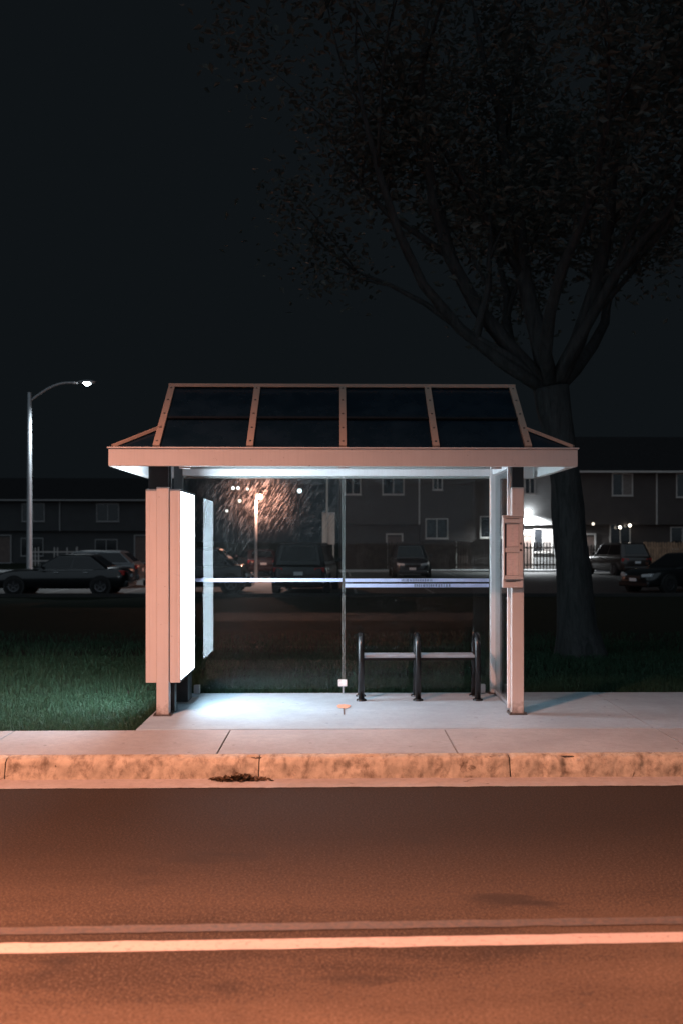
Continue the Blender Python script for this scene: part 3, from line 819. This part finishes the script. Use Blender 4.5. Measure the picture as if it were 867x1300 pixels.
# ------------------------------------------------------------------ cars
def car(label, loc, rotz, L, W, H, paint, cabin, hood, belt, deck, nose=.62, group='cars parked in the lot', name='parked_car'):
    """front at +x.  cabin = (x of windscreen base, roof front, roof rear, rear glass base) as fraction of L from the rear."""
    r = thing(name, label, 'car', (loc[0],loc[1],LOT_Z), rotz, group)
    hw = W/2
    xc, xf, xr, xb = [(c-.5)*L for c in cabin]
    x0, x1 = -L/2, L/2
    st = [(x0, .70, .34, deck*.72), (x0+.05, .84, .25, deck*.93), (x0+.22, .95, .22, deck), (xb, .985, .20, max(deck, belt*.99) if deck > belt*.9 else deck),
          ((xb+xc)/2-.3, 1.0, .19, belt), ((xb+xc)/2+.4, 1.0, .19, belt), (xc, .985, .20, max(hood, belt*.97)), ((xc+x1)/2, .96, .20, hood), (x1-.35, .90, .20, hood*.90), (x1-.10, .78, .22, nose*1.08), (x1, .60, .30, nose*.9)]
    mb = MB(); vs = []
    for x, kw, zl, zt in st:
        h = hw*kw
        half = [(h*.80,zl),(h*.96,zl+.07),(h*.995,zl+(zt-zl)*.40),(h*1.0,zl+(zt-zl)*.62),(h*.955,zt-.07),(h*.86,zt-.012),(h*.45,zt+.012)]
        ring = half + [(-y,z) for y,z in reversed(half)]
        vs += [(x,y,z) for y,z in ring]
    m = 14; k = len(st)
    fs = [(i*m+j, i*m+(j+1)%m, (i+1)*m+(j+1)%m, (i+1)*m+j) for i in range(k-1) for j in range(m)]
    fs += [tuple(range(m)), tuple((k-1)*m+j for j in range(m))]
    mb.add(vs, fs); mb.build('body', paint, r, smooth=True, subsurf=2)
    # cabin
    def ring(z, xa, xd, kw):
        h = hw*kw
        return [(xa,-h*.82,z),(xa,h*.82,z),(xa+(.12 if z < H-.1 else .08),h,z),((xa+xd)/2,h*1.01,z),(xd-(.12 if z < H-.1 else .08),h,z),(xd,h*.82,z),(xd,-h*.82,z),(xd-(.12 if z < H-.1 else .08),-h,z),((xa+xd)/2,-h*1.01,z),(xa+(.12 if z < H-.1 else .08),-h,z)]
    zb = belt-.05; zt = H-.06
    rings = [ring(zb,xb,xc,.93)]
    rings.append(ring(zt,xr,xf,.74)); rings.append(ring(H-.015,xr+.10,xf-.12,.66)); rings.append(ring(H,xr+.35,xf-.40,.40))
    mb = MB(); vs = [p for q in rings for p in q]; m = 10
    fs = [(i*m+j, i*m+(j+1)%m, (i+1)*m+(j+1)%m, (i+1)*m+j) for i in range(len(rings)-1) for j in range(m)]
    fs += [tuple(range(m)), tuple((len(rings)-1)*m+j for j in range(m))]
    mb.add(vs, fs); mb.build('cabin', paint, r, smooth=False, bevel=.03)
    # glass: quads just proud of the cabin faces
    def quad(name, pts, off, mt=CAR_GLASS):
        pts = [Vector(p) for p in pts]; nn = (pts[1]-pts[0]).cross(pts[2]-pts[0]).normalized()
        if nn.dot(Vector(off)) < 0: nn = -nn
        mb = MB(); a = [p+nn*.009 for p in pts]; b = [p+nn*.002 for p in pts]
        q = len(a)
        mb.add(a+b, [tuple(range(q)), tuple(range(2*q-1,q-1,-1))]+[(i,(i+1)%q,q+(i+1)%q,q+i) for i in range(q)])
        return mb.build(name, mt, r)
    def lerp(a,b,t): return tuple(x+(y-x)*t for x,y in zip(a,b))
    B0, T0 = rings[0], rings[1]
    def face(bi, bj, u0, u1, v0, v1):
        f = lambda u,v: lerp(lerp(B0[bi],B0[bj],u), lerp(T0[bi],T0[bj],u), v)
        return [f(u0,v0),f(u1,v0),f(u1,v1),f(u0,v1)]
    quad('windshield', face(5,6,.03,.97,.14,.93), (1,0,.3))
    quad('rear_window', face(0,1,.06,.94,.22,.90), (-1,0,.3))
    for s, (a,b,c_) in ((1,(2,3,4)),(-1,(9,8,7))):
        quad('side_window', face(a,b,.06,.96,.16,.92), (0,s,.2))
        quad('side_window', face(b,c_,.04,.94,.16,.92), (0,s,.2))
    # wheels
    wr = .315 if H < 1.5 else .345
    for sx in (x0+L*.19, x1-L*.185):
        for s in (1,-1):
            y = s*(hw-.10)
            mb = MB(); mb.lathe([(wr+.05,-.115),(wr+.06,.0),(wr+.05,.108)], (sx,y,wr), 'y', 24)
            mb.lathe([(.0,.1085),(wr+.05,.1085)] if s > 0 else [(.0,-.1085),(wr+.05,-.1085)], (sx,y,wr+.0), 'y', 24)
            mb.build('wheel_arch', TRIM_BLACK, r)
            mb = MB(); mb.lathe([(wr*.62,-.10),(wr*.93,-.105),(wr,-.08),(wr,.08),(wr*.93,.115),(wr*.62,.118)] if s > 0 else [(wr*.62,.10),(wr*.93,.105),(wr,.08),(wr,-.08),(wr*.93,-.115),(wr*.62,-.118)], (sx,y,wr), 'y', 28)
            wl = mb.build('wheel', TYRE, r, smooth=True)
            mb = MB(); mb.lathe([(0,s*.105),(.05,s*.112),(.07,s*.10)], (sx,y,wr), 'y', 16)
            mb.lathe([(wr*.50,s*.110),(wr*.62,s*.121),(wr*.63,s*.10)], (sx,y,wr), 'y', 24)
            for q in range(5):
                a = 2*PI*q/5+.3
                mb.bar((sx+.04*math.cos(a),y+s*.106,wr+.04*math.sin(a)),(sx+wr*.58*math.cos(a),y+s*.112,wr+wr*.58*math.sin(a)),.05,.02,(0,1,0))
            mb.build('rim', RIM, wl)
    # lamps, plates, bumpers, mirrors, handles
    zh = nose*1.02
    for s in (1,-1):
        y1, y2 = s*hw*.42, s*hw*.80
        vs = [(x1-.005,y1,zh-.07),(x1-.005,y1,zh+.03),(x1-.13,y2,zh+.07),(x1-.13,y2,zh-.05)]
        vs = vs+[(x-.20,y*.97,z) for x,y,z in vs]
        mb = MB(); mb.add(vs, [(0,1,2,3),(4,5,6,7),(0,1,5,4),(1,2,6,5),(2,3,7,6),(3,0,4,7)]); mb.build('headlight', HEADL, r, bevel=.012)
        zt_ = deck*.80
        y1, y2 = s*hw*.55, s*hw*.90
        vs = [(x0+.018,y1,zt_-.08),(x0+.018,y1,zt_+.06),(x0+.10,y2,zt_+.09),(x0+.10,y2,zt_-.08)]
        vs = vs+[(x+.2,y,z) for x,y,z in vs]
        mb = MB(); mb.add(vs, [(0,1,2,3),(4,5,6,7),(0,1,5,4),(1,2,6,5),(2,3,7,6),(3,0,4,7)]); mb.build('taillight', TAILL, r, bevel=.012)
        mx = xc-.42
        mb = MB(); mb.bar((mx,s*hw*.93,belt+.03),(mx+.02,s*(hw+.10),belt+.07),.08,.05); mb.bar((mx+.02,s*(hw+.02),belt+.09),(mx+.02,s*(hw+.19),belt+.10),.09,.14)
        mb.build('side_mirror', paint, r, bevel=.02)
        for hx in ((xb+xc)/2-.62, (xb+xc)/2+.38):
            mb = MB(); mb.bar((hx,s*(hw+.004),belt-.14),(hx+.18,s*(hw+.004),belt-.14),.03,.025); mb.build('door_handle', CHROME, r, bevel=.006)
        mb = MB()
        mb.box(xb+.55,xc-.30,s*(hw*.955)-.004 if s>0 else s*(hw*.955)-.010,s*(hw*.955)+.010 if s>0 else s*(hw*.955)+.004,belt-.062,belt-.045)
        mb.build('belt_trim', CHROME, r)
    mb = MB(); mb.box(x1-.02,x1+.025,-.16,.16,.42,.53); mb.build('licence_plate', PLATE, r, bevel=.004)
    mb = MB(); mb.box(x0-.012,x0+.03,-.16,.16,deck*.62,deck*.62+.12); mb.build('licence_plate', PLATE, r, bevel=.004)
    mb = MB(); mb.box(x1-.12,x1+.02,-hw*.40,hw*.40,nose*.78,nose*1.0); mb.build('grille', TRIM_BLACK, r, bevel=.02)
    mb = MB(); mb.box(x1-.30,x1+.01,-hw*.78,hw*.78,.22,.40); mb.build('bumper', paint, r, bevel=.05)
    mb = MB(); mb.box(x0-.02,x0+.30,-hw*.84,hw*.84,.28,.50); mb.build('bumper', paint, r, bevel=.05)
    return r
SED = (.70,.52,.26,.12); SUV = (.72,.58,.10,.02); HATCH = (.76,.60,.16,.03)
car('black sedan seen side on, pale light along its roof, left of the shelter', (-9.55,34.6), PI, 4.7, 1.82, 1.40, CP_BLACK, SED, .86, .92, .95)
car('silver hatchback behind the black sedan beside the light box', (-10.25,40.6), PI, 4.5, 1.8, 1.46, CP_SILVER, HATCH, .92, .95, .98)
car('charcoal compact van seen through the glass beside the light box', (-4.95,35.6), 0, 3.8, 1.8, 1.62, CP_DARK, (.86,.70,.08,.01), 1.0, 1.0, 1.02)
car('tall black van seen from behind through the left glass pane', (-1.13,36.6), PI/2-.10, 4.7, 2.02, 1.80, CP_BLACK, (.80,.64,.05,.0), 1.02, 1.05, 1.06)
car('small red car far off between the two dark vans', (-4.35,53.0), PI/2+.25, 4.3, 1.78, 1.40, CP_RED, HATCH, .9, .92, .95)
car('dark car facing the viewer with white plate, behind the right glass pane', (3.65,50.2), -PI/2, 4.6, 1.88, 1.66, CP_GREY, SUV, .95, 1.0, 1.02, .68)
car('dark brown suv parked tail out below the house window, right of the tree trunk', (15.1,53.0), PI/2+.22, 4.6, 1.88, 1.74, CP_BROWN, SUV, 1.0, 1.05, 1.06, .7)
car('low black sedan nose towards the viewer, at the right edge of the lot', (12.6,36.0), PI+.50, 4.7, 1.84, 1.42, CP_BLACK, SED, .86, .92, .95)

# ------------------------------------------------------------------ houses
def window(par, x, z, wd, ht, y, curtain=False, TRIM=TRIM):
    mb = MB(); f = .07
    mb.box(x-wd/2-f,x+wd/2+f,y-.06,y-.002,z+ht/2,z+ht/2+f); mb.box(x-wd/2-f,x+wd/2+f,y-.06,y-.002,z-ht/2-f,z-ht/2)
    mb.box(x-wd/2-f,x-wd/2,y-.06,y-.002,z-ht/2,z+ht/2); mb.box(x+wd/2,x+wd/2+f,y-.06,y-.002,z-ht/2,z+ht/2)
    mb.box(x-.03,x+.03,y-.055,y-.002,z-ht/2,z+ht/2)
    fr = mb.build('window', TRIM, par)
    mb = MB(); mb.box(x-wd/2,x-.03,y-.03,y-.004,z-ht/2,z+ht/2)
    mb.build('pane', WIN_M, fr)
    mb = MB(); mb.box(x+.03,x+wd/2,y-.03,y-.004,z-ht/2,z+ht/2)
    mb.build('pane', CURTAIN if curtain else WIN_M, fr)
    mb = MB(); mb.box(x-wd/2-f-.03,x+wd/2+f+.03,y-.10,y-.002,z-ht/2-f-.04,z-ht/2-f-.001); mb.build('sill', TRIM, fr)
    return fr
def house(label, x0, x1, y, eave, ridge, mat, wins, door=None, TRIM=TRIM, base=-.4, depth=9, group='townhouses beyond the lot', overhang=.5, gz1=2.55):
    h = thing('townhouse', label, 'house', ((x0+x1)/2, y, base), 0, group)
    ox, oy, oz = -(x0+x1)/2, -y, -base
    def sh_(mb): mb.v = [(a+ox,b+oy,c+oz) for a,b,c in mb.v]; return mb
    mb = MB(); mb.box(x0+.002,x1-.002,y+.35,y+depth,base,gz1); mb.box(x0+.002,x1-.002,y,y+depth,gz1+.001,eave)
    sh_(mb).build('wall', mat, h)
    mb = MB(); ov = overhang
    mb.prism([(y-ov,eave+.001),(y+depth+ov,eave+.001),(y+depth/2,ridge)], x0, x1)
    rf = sh_(mb).build('roof', ROOF_M, h)
    mb = MB(); mb.box(x0,x1,y-ov-.11,y-ov-.004,eave-.03,eave+.09); sh_(mb).build('gutter', TRIM, rf)
    mb = MB(); mb.box(x1-.10,x1-.02,y-.08,y-.004,gz1,eave-.04); sh_(mb).build('downpipe', TRIM, h)
    for wx, wz, wd, ht, cu in wins:
        yy = y if wz > gz1 else y+.35
        fr = window(h, wx, wz, wd, ht, yy, cu, TRIM)
        for o in [fr]+list(fr.children):
            me = o.data
            for v in me.vertices: v.co += Vector((ox,oy,oz))
    if door is not None:
        mb = MB(); mb.box(door-.45,door+.45,y+.30,y+.348,base+.15,base+2.2); d = sh_(mb).build('door', DOOR_M, h)
        mb = MB(); mb.box(door-.55,door-.452,y+.26,y+.348,base+.15,base+2.3); mb.box(door+.452,door+.55,y+.26,y+.348,base+.15,base+2.3); mb.box(door-.55,door+.55,y+.26,y+.348,base+2.301,base+2.4)
        sh_(mb).build('frame', TRIM, d)
        mb = MB(); mb.lathe([(0,-.05),(.03,-.04),(.035,-.02),(.015,0)], (door+.36,y+.30,base+1.15), 'y', 10); sh_(mb).build('handle', CHROME, d)
        mb = MB(); mb.box(door-.8,door+.8,y-.5,y+.35,base,base+.14); sh_(mb).build('step', CONC, h)
    return h
HY = 62.0
house('brown townhouse seen through the left edge of right glass pane', .1, 5.2, HY, 5.85, 8.6, SIDING_B, [(3.5,5.15,1.25,1.3,False),(.95,5.15,.9,1.3,False)], 3.6)
house('dark townhouse with wide lower window, seen through the middle of right glass pane', 5.2, 10.9, HY, 5.85, 8.6, SIDING_B, [(6.3,5.3,.5,1.0,False),(6.25,2.3,1.3,1.15,False),(9.7,2.4,1.3,1.25,False)], 8.0, gz1=1.5)
house('townhouse with bright lamp washing its white siding, between shelter and tree trunk', 10.9, 15.0, HY, 5.85, 8.6, SIDING_W, [(12.15,5.05,.55,1.0,False),(14.6,5.2,.5,1.2,False),(13.05,1.55,1.1,1.4,True)], 11.9)
house('brown townhouse with curtained upper window, right of the tree trunk', 15.0, 20.3, HY, 5.85, 8.6, SIDING_B, [(18.05,5.1,1.2,1.3,True),(18.0,2.0,1.2,1.5,False)], 15.9)
house('brown townhouse cut off by the right edge of the picture', 20.3, 26.5, HY, 5.85, 8.6, SIDING_B, [(22.2,5.05,1.3,1.4,True),(22.0,1.7,1.4,1.3,False)], 24.5)
LY = 80.0
house('grey townhouse at the far left edge of the picture behind lamp post', -32.0, -22.4, LY, 4.75, 6.9, SIDING_G, [(-24.6,3.8,1.7,1.35,False),(-29,3.8,1.7,1.35,False),(-24.8,1.0,1.7,1.35,False)], -27, TRIM_DIM, depth=10, gz1=2.3)
house('grey townhouse with twin pane upper window, between lamp post and light box', -22.4, -14.5, LY, 4.75, 6.9, SIDING_G, [(-18.6,3.8,1.7,1.35,False),(-18.8,.9,1.7,1.35,False)], -16, TRIM_DIM, depth=10, gz1=2.3)

# wall lamp on the white house
wlamp = thing('wall_lamp', 'bright white lamp on the pale siding of the lit townhouse', 'wall lamp', (12.05,61.9,3.30))
mb = MB(); mb.box(-.06,.06,-.01,.095,-.10,.10); mb.build('bracket', BLACK_METAL, wlamp)
mb = MB(); mb.lathe([(0,.15),(.10,.12),(.15,0),(.10,-.12),(0,-.15)], (0,-.17,0), 'z', 14); mb.build('bulb', emit('lamp_white_glow', (.92,.97,1), 60), wlamp, smooth=True)
light('lamp_light', 'SPOT', (0,-.60,-.05), 3800, (.92,.97,1), .08, wlamp, spot_size=R(160), spot_blend=.5)

# small lamps by the windows of the right hand townhouse
for lab, x, z, st in (('small warm lamp at left beside the lower window right of tree trunk', 17.86, 2.38, 7), ('small warm lamp at right beside the lower window right of tree trunk', 18.48, 2.5, 7), ('faint cool lamp by the door just right of tree trunk', 16.15, 2.6, 1.6)):
    pl_ = thing('porch_lamp', lab, 'wall lamp', (x, 61.9, z), 0, 'porch lamps on the brown townhouse')
    mb = MB(); mb.box(-.04,.04,.0,.095 if z > 2.55 else .40,-.05,.03); mb.box(-.10,.10,-.10,.06,.11,.13); mb.bar((0,.02,0),(0,.02,.12),.03,.03,(0,1,0)); mb.build('bracket', BLACK_METAL, pl_)
    mb = MB(); mb.lathe([(0,.09),(.07,.07),(.09,0),(.06,-.08),(0,-.10)], (0,-.07,0), 'z', 12); mb.build('bulb', emit('porch_lamp_glow', (1,.88,.72), st), pl_, smooth=True)
# fences
def fence(label, x0, x1, y, h, m, name='board_fence', bw=.14, gap=.03, group='board fences in front of the townhouses', missing=0):
    r = random.Random(int(x0*10)); f = thing(name, label, 'fence', (x0,y,LOT_Z-.05), 0, group)
    mb = MB(); x = 0
    while x < x1-x0:
        if r.random() >= missing:
            hh = h*(1+r.uniform(-.02,.02))
            mb.prism([(-.012,0),(.012,0),(.012,hh),(-.012,hh)], x, x+bw-.004)
            a = [(x,-.012,hh),(x+bw-.004,-.012,hh),(x+bw/2,-.012,hh+.06),(x,.012,hh),(x+bw-.004,.012,hh),(x+bw/2,.012,hh+.06)]
            mb.add(a, [(0,1,2),(5,4,3),(0,3,4,1),(1,4,5,2),(2,5,3,0)])
        x += bw+gap
    mb.build('boards', m, f)
    mb = MB(); mb.box(0,x1-x0,.014,.06,.35,.45); mb.box(0,x1-x0,.014,.06,h-.35,h-.25); mb.build('rail', m, f)
    k = max(1, int((x1-x0)/2.2))
    for i in range(k+1):
        xx = (x1-x0)*i/k; mb = MB(); mb.box(xx-.05,xx+.05,.062,.16,0,h+.08); mb.build('post', m, f)
    return f
fence('dark spaced picket fence below the bright lamp', 11.2, 14.6, 60.2, 1.75, WOOD_D, bw=.10, gap=.10)
fence('dark board fence at the white siding corner behind the tree trunk', 14.7, 16.6, 60.3, 1.6, WOOD_D)
fence('brown board fence between the brown suv and the right edge', 18.9, 21.3, 60.0, 1.75, WOOD)
fence('brown board fence at the right edge above the black sedan', 22.0, 25.5, 60.0, 1.85, WOOD)
fence('brown fence panels low in the right glass pane', 1.2, 9.5, 60.4, 1.75, WOOD_D)
fence('pale picket fence far left behind the black sedan roof', -22.5, -19.0, 72, 1.35, TRIM, name='picket_fence', bw=.09, gap=.14, missing=.3, group=None)

# ------------------------------------------------------------------ lamps
SOD = (1.0, .43, .29)
def cobra_lamp(label, loc, rotz, hgt, reach, rise, glow, name='street_lamp', group=None, arm_r=.035, pole_r=.11, head=1.0):
    L = thing(name, label, 'street lamp', loc, rotz, group)
    mb = MB(); mb.tube([(0,0,0),(0,0,.4),(0,0,hgt*.5),(0,0,hgt)], [pole_r*1.15,pole_r,pole_r*.82,pole_r*.6], 14); mb.build('pole', POLE_GREY, L, smooth=True)
    mb = MB(); mb.lathe([(.0,.06),(pole_r*1.7,.06),(pole_r*1.9,.02),(pole_r*1.9,0)], (0,0,0), 'z', 16); mb.build('base', POLE_GREY, L)
    pts = []
    for k in range(11):
        u = k/10; pts.append((reach*u, 0, hgt-.45+ (rise+.45)*math.sin(min(1,u*1.25)*PI/2)))
    mb = MB(); mb.tube(pts, arm_r, 10); mb.build('arm', POLE_GREY, L, smooth=True)
    z = hgt+rise
    mb = MB(); mb.lathe([(0,-.35*head),(.08*head,-.33*head),(.15*head,-.10*head),(.17*head,.12*head),(.10*head,.36*head),(0,.40*head)], (0,0,0), 'x', 14)
    mb.v = [(reach+.35*head+a, b, z+.02+c*(.55 if c > 0 else .2)) for a,b,c in mb.v]; hd = mb.build('lamp_head', POLE_GREY, L, smooth=True)
    mb = MB(); mb.lathe([(0,-.09*head),(.08*head,-.07*head),(.14*head,-.02*head),(.15*head,.0)], (reach+.38*head,0,z-.02), 'z', 16); mb.build('lens', glow, hd, smooth=True)
    return L
GLOW_COOL = emit('cool_lamp_glow', (.85,.95,1), 40); GLOW_SOD = emit('sodium_lamp_glow', (1,.62,.36), 22)
lm = cobra_lamp('tall white street lamp with curved arm above the black sedan on the left', (-15.57,50,LOT_Z), 0, 9.35, 2.42, .50, GLOW_COOL, pole_r=.15, arm_r=.05, head=1.25)
light('lamp_light', 'SPOT', (2.80,0,9.65), 3600, (.82,.93,1), .15, lm, spot_size=R(140), spot_blend=.5)
# the lamp that lights the street, on the near side kerb behind the viewpoint
sl = cobra_lamp('sodium street lamp on the opposite sidewalk, arm over the road', (-3.95,-.6,0), PI/2, 7.6, 2.3, .4, GLOW_SOD)
light('lamp_light', 'SPOT', (2.68,0,7.88), 11000, SOD, .10, sl, spot_size=R(123), spot_blend=.5)
# lot lamp seen through the glass
ll = thing('lot_lamp', 'orange glowing lamp on a straight thin pole seen through the left glass pane', 'street lamp', (-3.72,45,LOT_Z))
mb = MB(); mb.tube([(0,0,0),(0,0,3.98)], [.07,.055], 12); mb.build('pole', POLE_GREY, ll, smooth=True)
mb = MB(); mb.tube([(0,0,3.88),(.06,0,4.02),(.16,0,4.04)], .03, 8); mb.build('arm', POLE_GREY, ll)
mb = MB(); mb.lathe([(0,.16),(.10,.15),(.15,.08),(.16,.06)], (.19,0,3.93), 'z', 14); mb.build('shade', BLACK_METAL, ll)
mb = MB(); mb.lathe([(0,.10),(.10,.06),(.12,0),(.09,-.08),(0,-.11)], (.19,-.02,3.88), 'z', 14); mb.build('bulb', emit('orange_bulb_glow', (1,.70,.45), 26), ll, smooth=True)
light('lamp_light', 'POINT', (.22,-.25,3.70), 850, SOD, .12, ll)

# added cool fill from behind the viewpoint, lifting dark tree, houses and lawn
light('fill_sun', 'SUN', (0,-20,30), .55, (.70,.86,1), .1, None, (R(52),0,R(-14)), angle=R(110))
# far lamps
def far_lamp(label, x, y, z, r, col, st, cluster=1):
    f = thing('street_lamp', label, 'street lamp', (x,y,LOT_Z), 0, 'small far street lamps')
    mb = MB(); mb.tube([(0,0,0),(0,0,z-LOT_Z-.1)], [.03,.022], 8); mb.build('pole', BLACK_METAL, f)
    mb = MB()
    for k in range(cluster):
        cx = (k-(cluster-1)/2)*.55
        mb.lathe([(0,r),(r*.7,r*.7),(r,0),(r*.7,-r*.7),(0,-r)], (cx,-.1,z-LOT_Z), 'z', 12)
    if cluster > 1: mb2 = MB(); mb2.bar((-.3,0,z-LOT_Z-.15),(.3,0,z-LOT_Z-.15),.05,.05); mb2.build('arm', BLACK_METAL, f)
    mb.build('bulb', emit('far_lamp_glow', col, st), f, smooth=True)
far_lamp('far twin white lamps, upper left in the left glass pane', -11.15, 108, 7.25, .16, (1,.95,.9), 5, 2)
far_lamp('far small white lamp between twin lamps and orange lamp', -9.85, 108, 7.15, .14, (1,.92,.85), 3)
far_lamp('far warm lamp below the twin lamps', -10.7, 108, 5.85, .17, (1,.85,.7), 4)
far_lamp('lowest of the far lamps, beside the light box reflection', -12.1, 108, 4.75, .13, (1,.95,.9), 3)
far_lamp('far bluish lamp in the upper middle of left glass pane', -4.15, 108, 6.95, .22, (.75,.92,1), 5)
far_lamp('faint far lamp under the eaves at left of the light box', -21.9, 108, 7.2, .12, (.9,.95,1), 1.6)
far_lamp('lower faint far lamp just left of the light box', -22.2, 108, 6.6, .09, (.9,.95,1), 1.4)

# pole with pale board behind the van
bp = thing('board_pole', 'thin pole in front of a pale upright board, rising behind the tall black van', 'pole', (-.63,60,LOT_Z))
mb = MB(); mb.tube([(0,-.12,0),(0,-.12,6.6)], .055, 10); mb.build('pole', BOARD_M, bp, smooth=True)
mb = MB(); mb.box(-.30,.47,-.03,.05,1.6,3.42); bd = mb.build('board', BOARD_M, bp, bevel=.01)
mb = MB(); mb.box(-.32,.49,-.04,.06,3.421,3.56); mb.build('board_cap', TRIM, bd)
for x in (-.2,.38):
    mb = MB(); mb.box(x-.04,x+.04,-.02,.04,0,1.599); mb.build('board_leg', BOARD_M, bp)

# ------------------------------------------------------------------ camera
cd = bpy.data.cameras.new('camera'); cam = bpy.data.objects.new('camera', cd); C.objects.link(cam)
cam.location = (0,0,1.604); cam.rotation_euler = (R(90),0,-.02)
cd.sensor_width = 36; cd.lens = 36*1246/1300
cd.shift_x = -20/1300; cd.shift_y = 35/1300
cd.dof.use_dof = True; cd.dof.focus_distance = 9.3; cd.dof.aperture_fstop = 1.8
cd.clip_end = 2000; cd.clip_start = .05
S.camera = cam
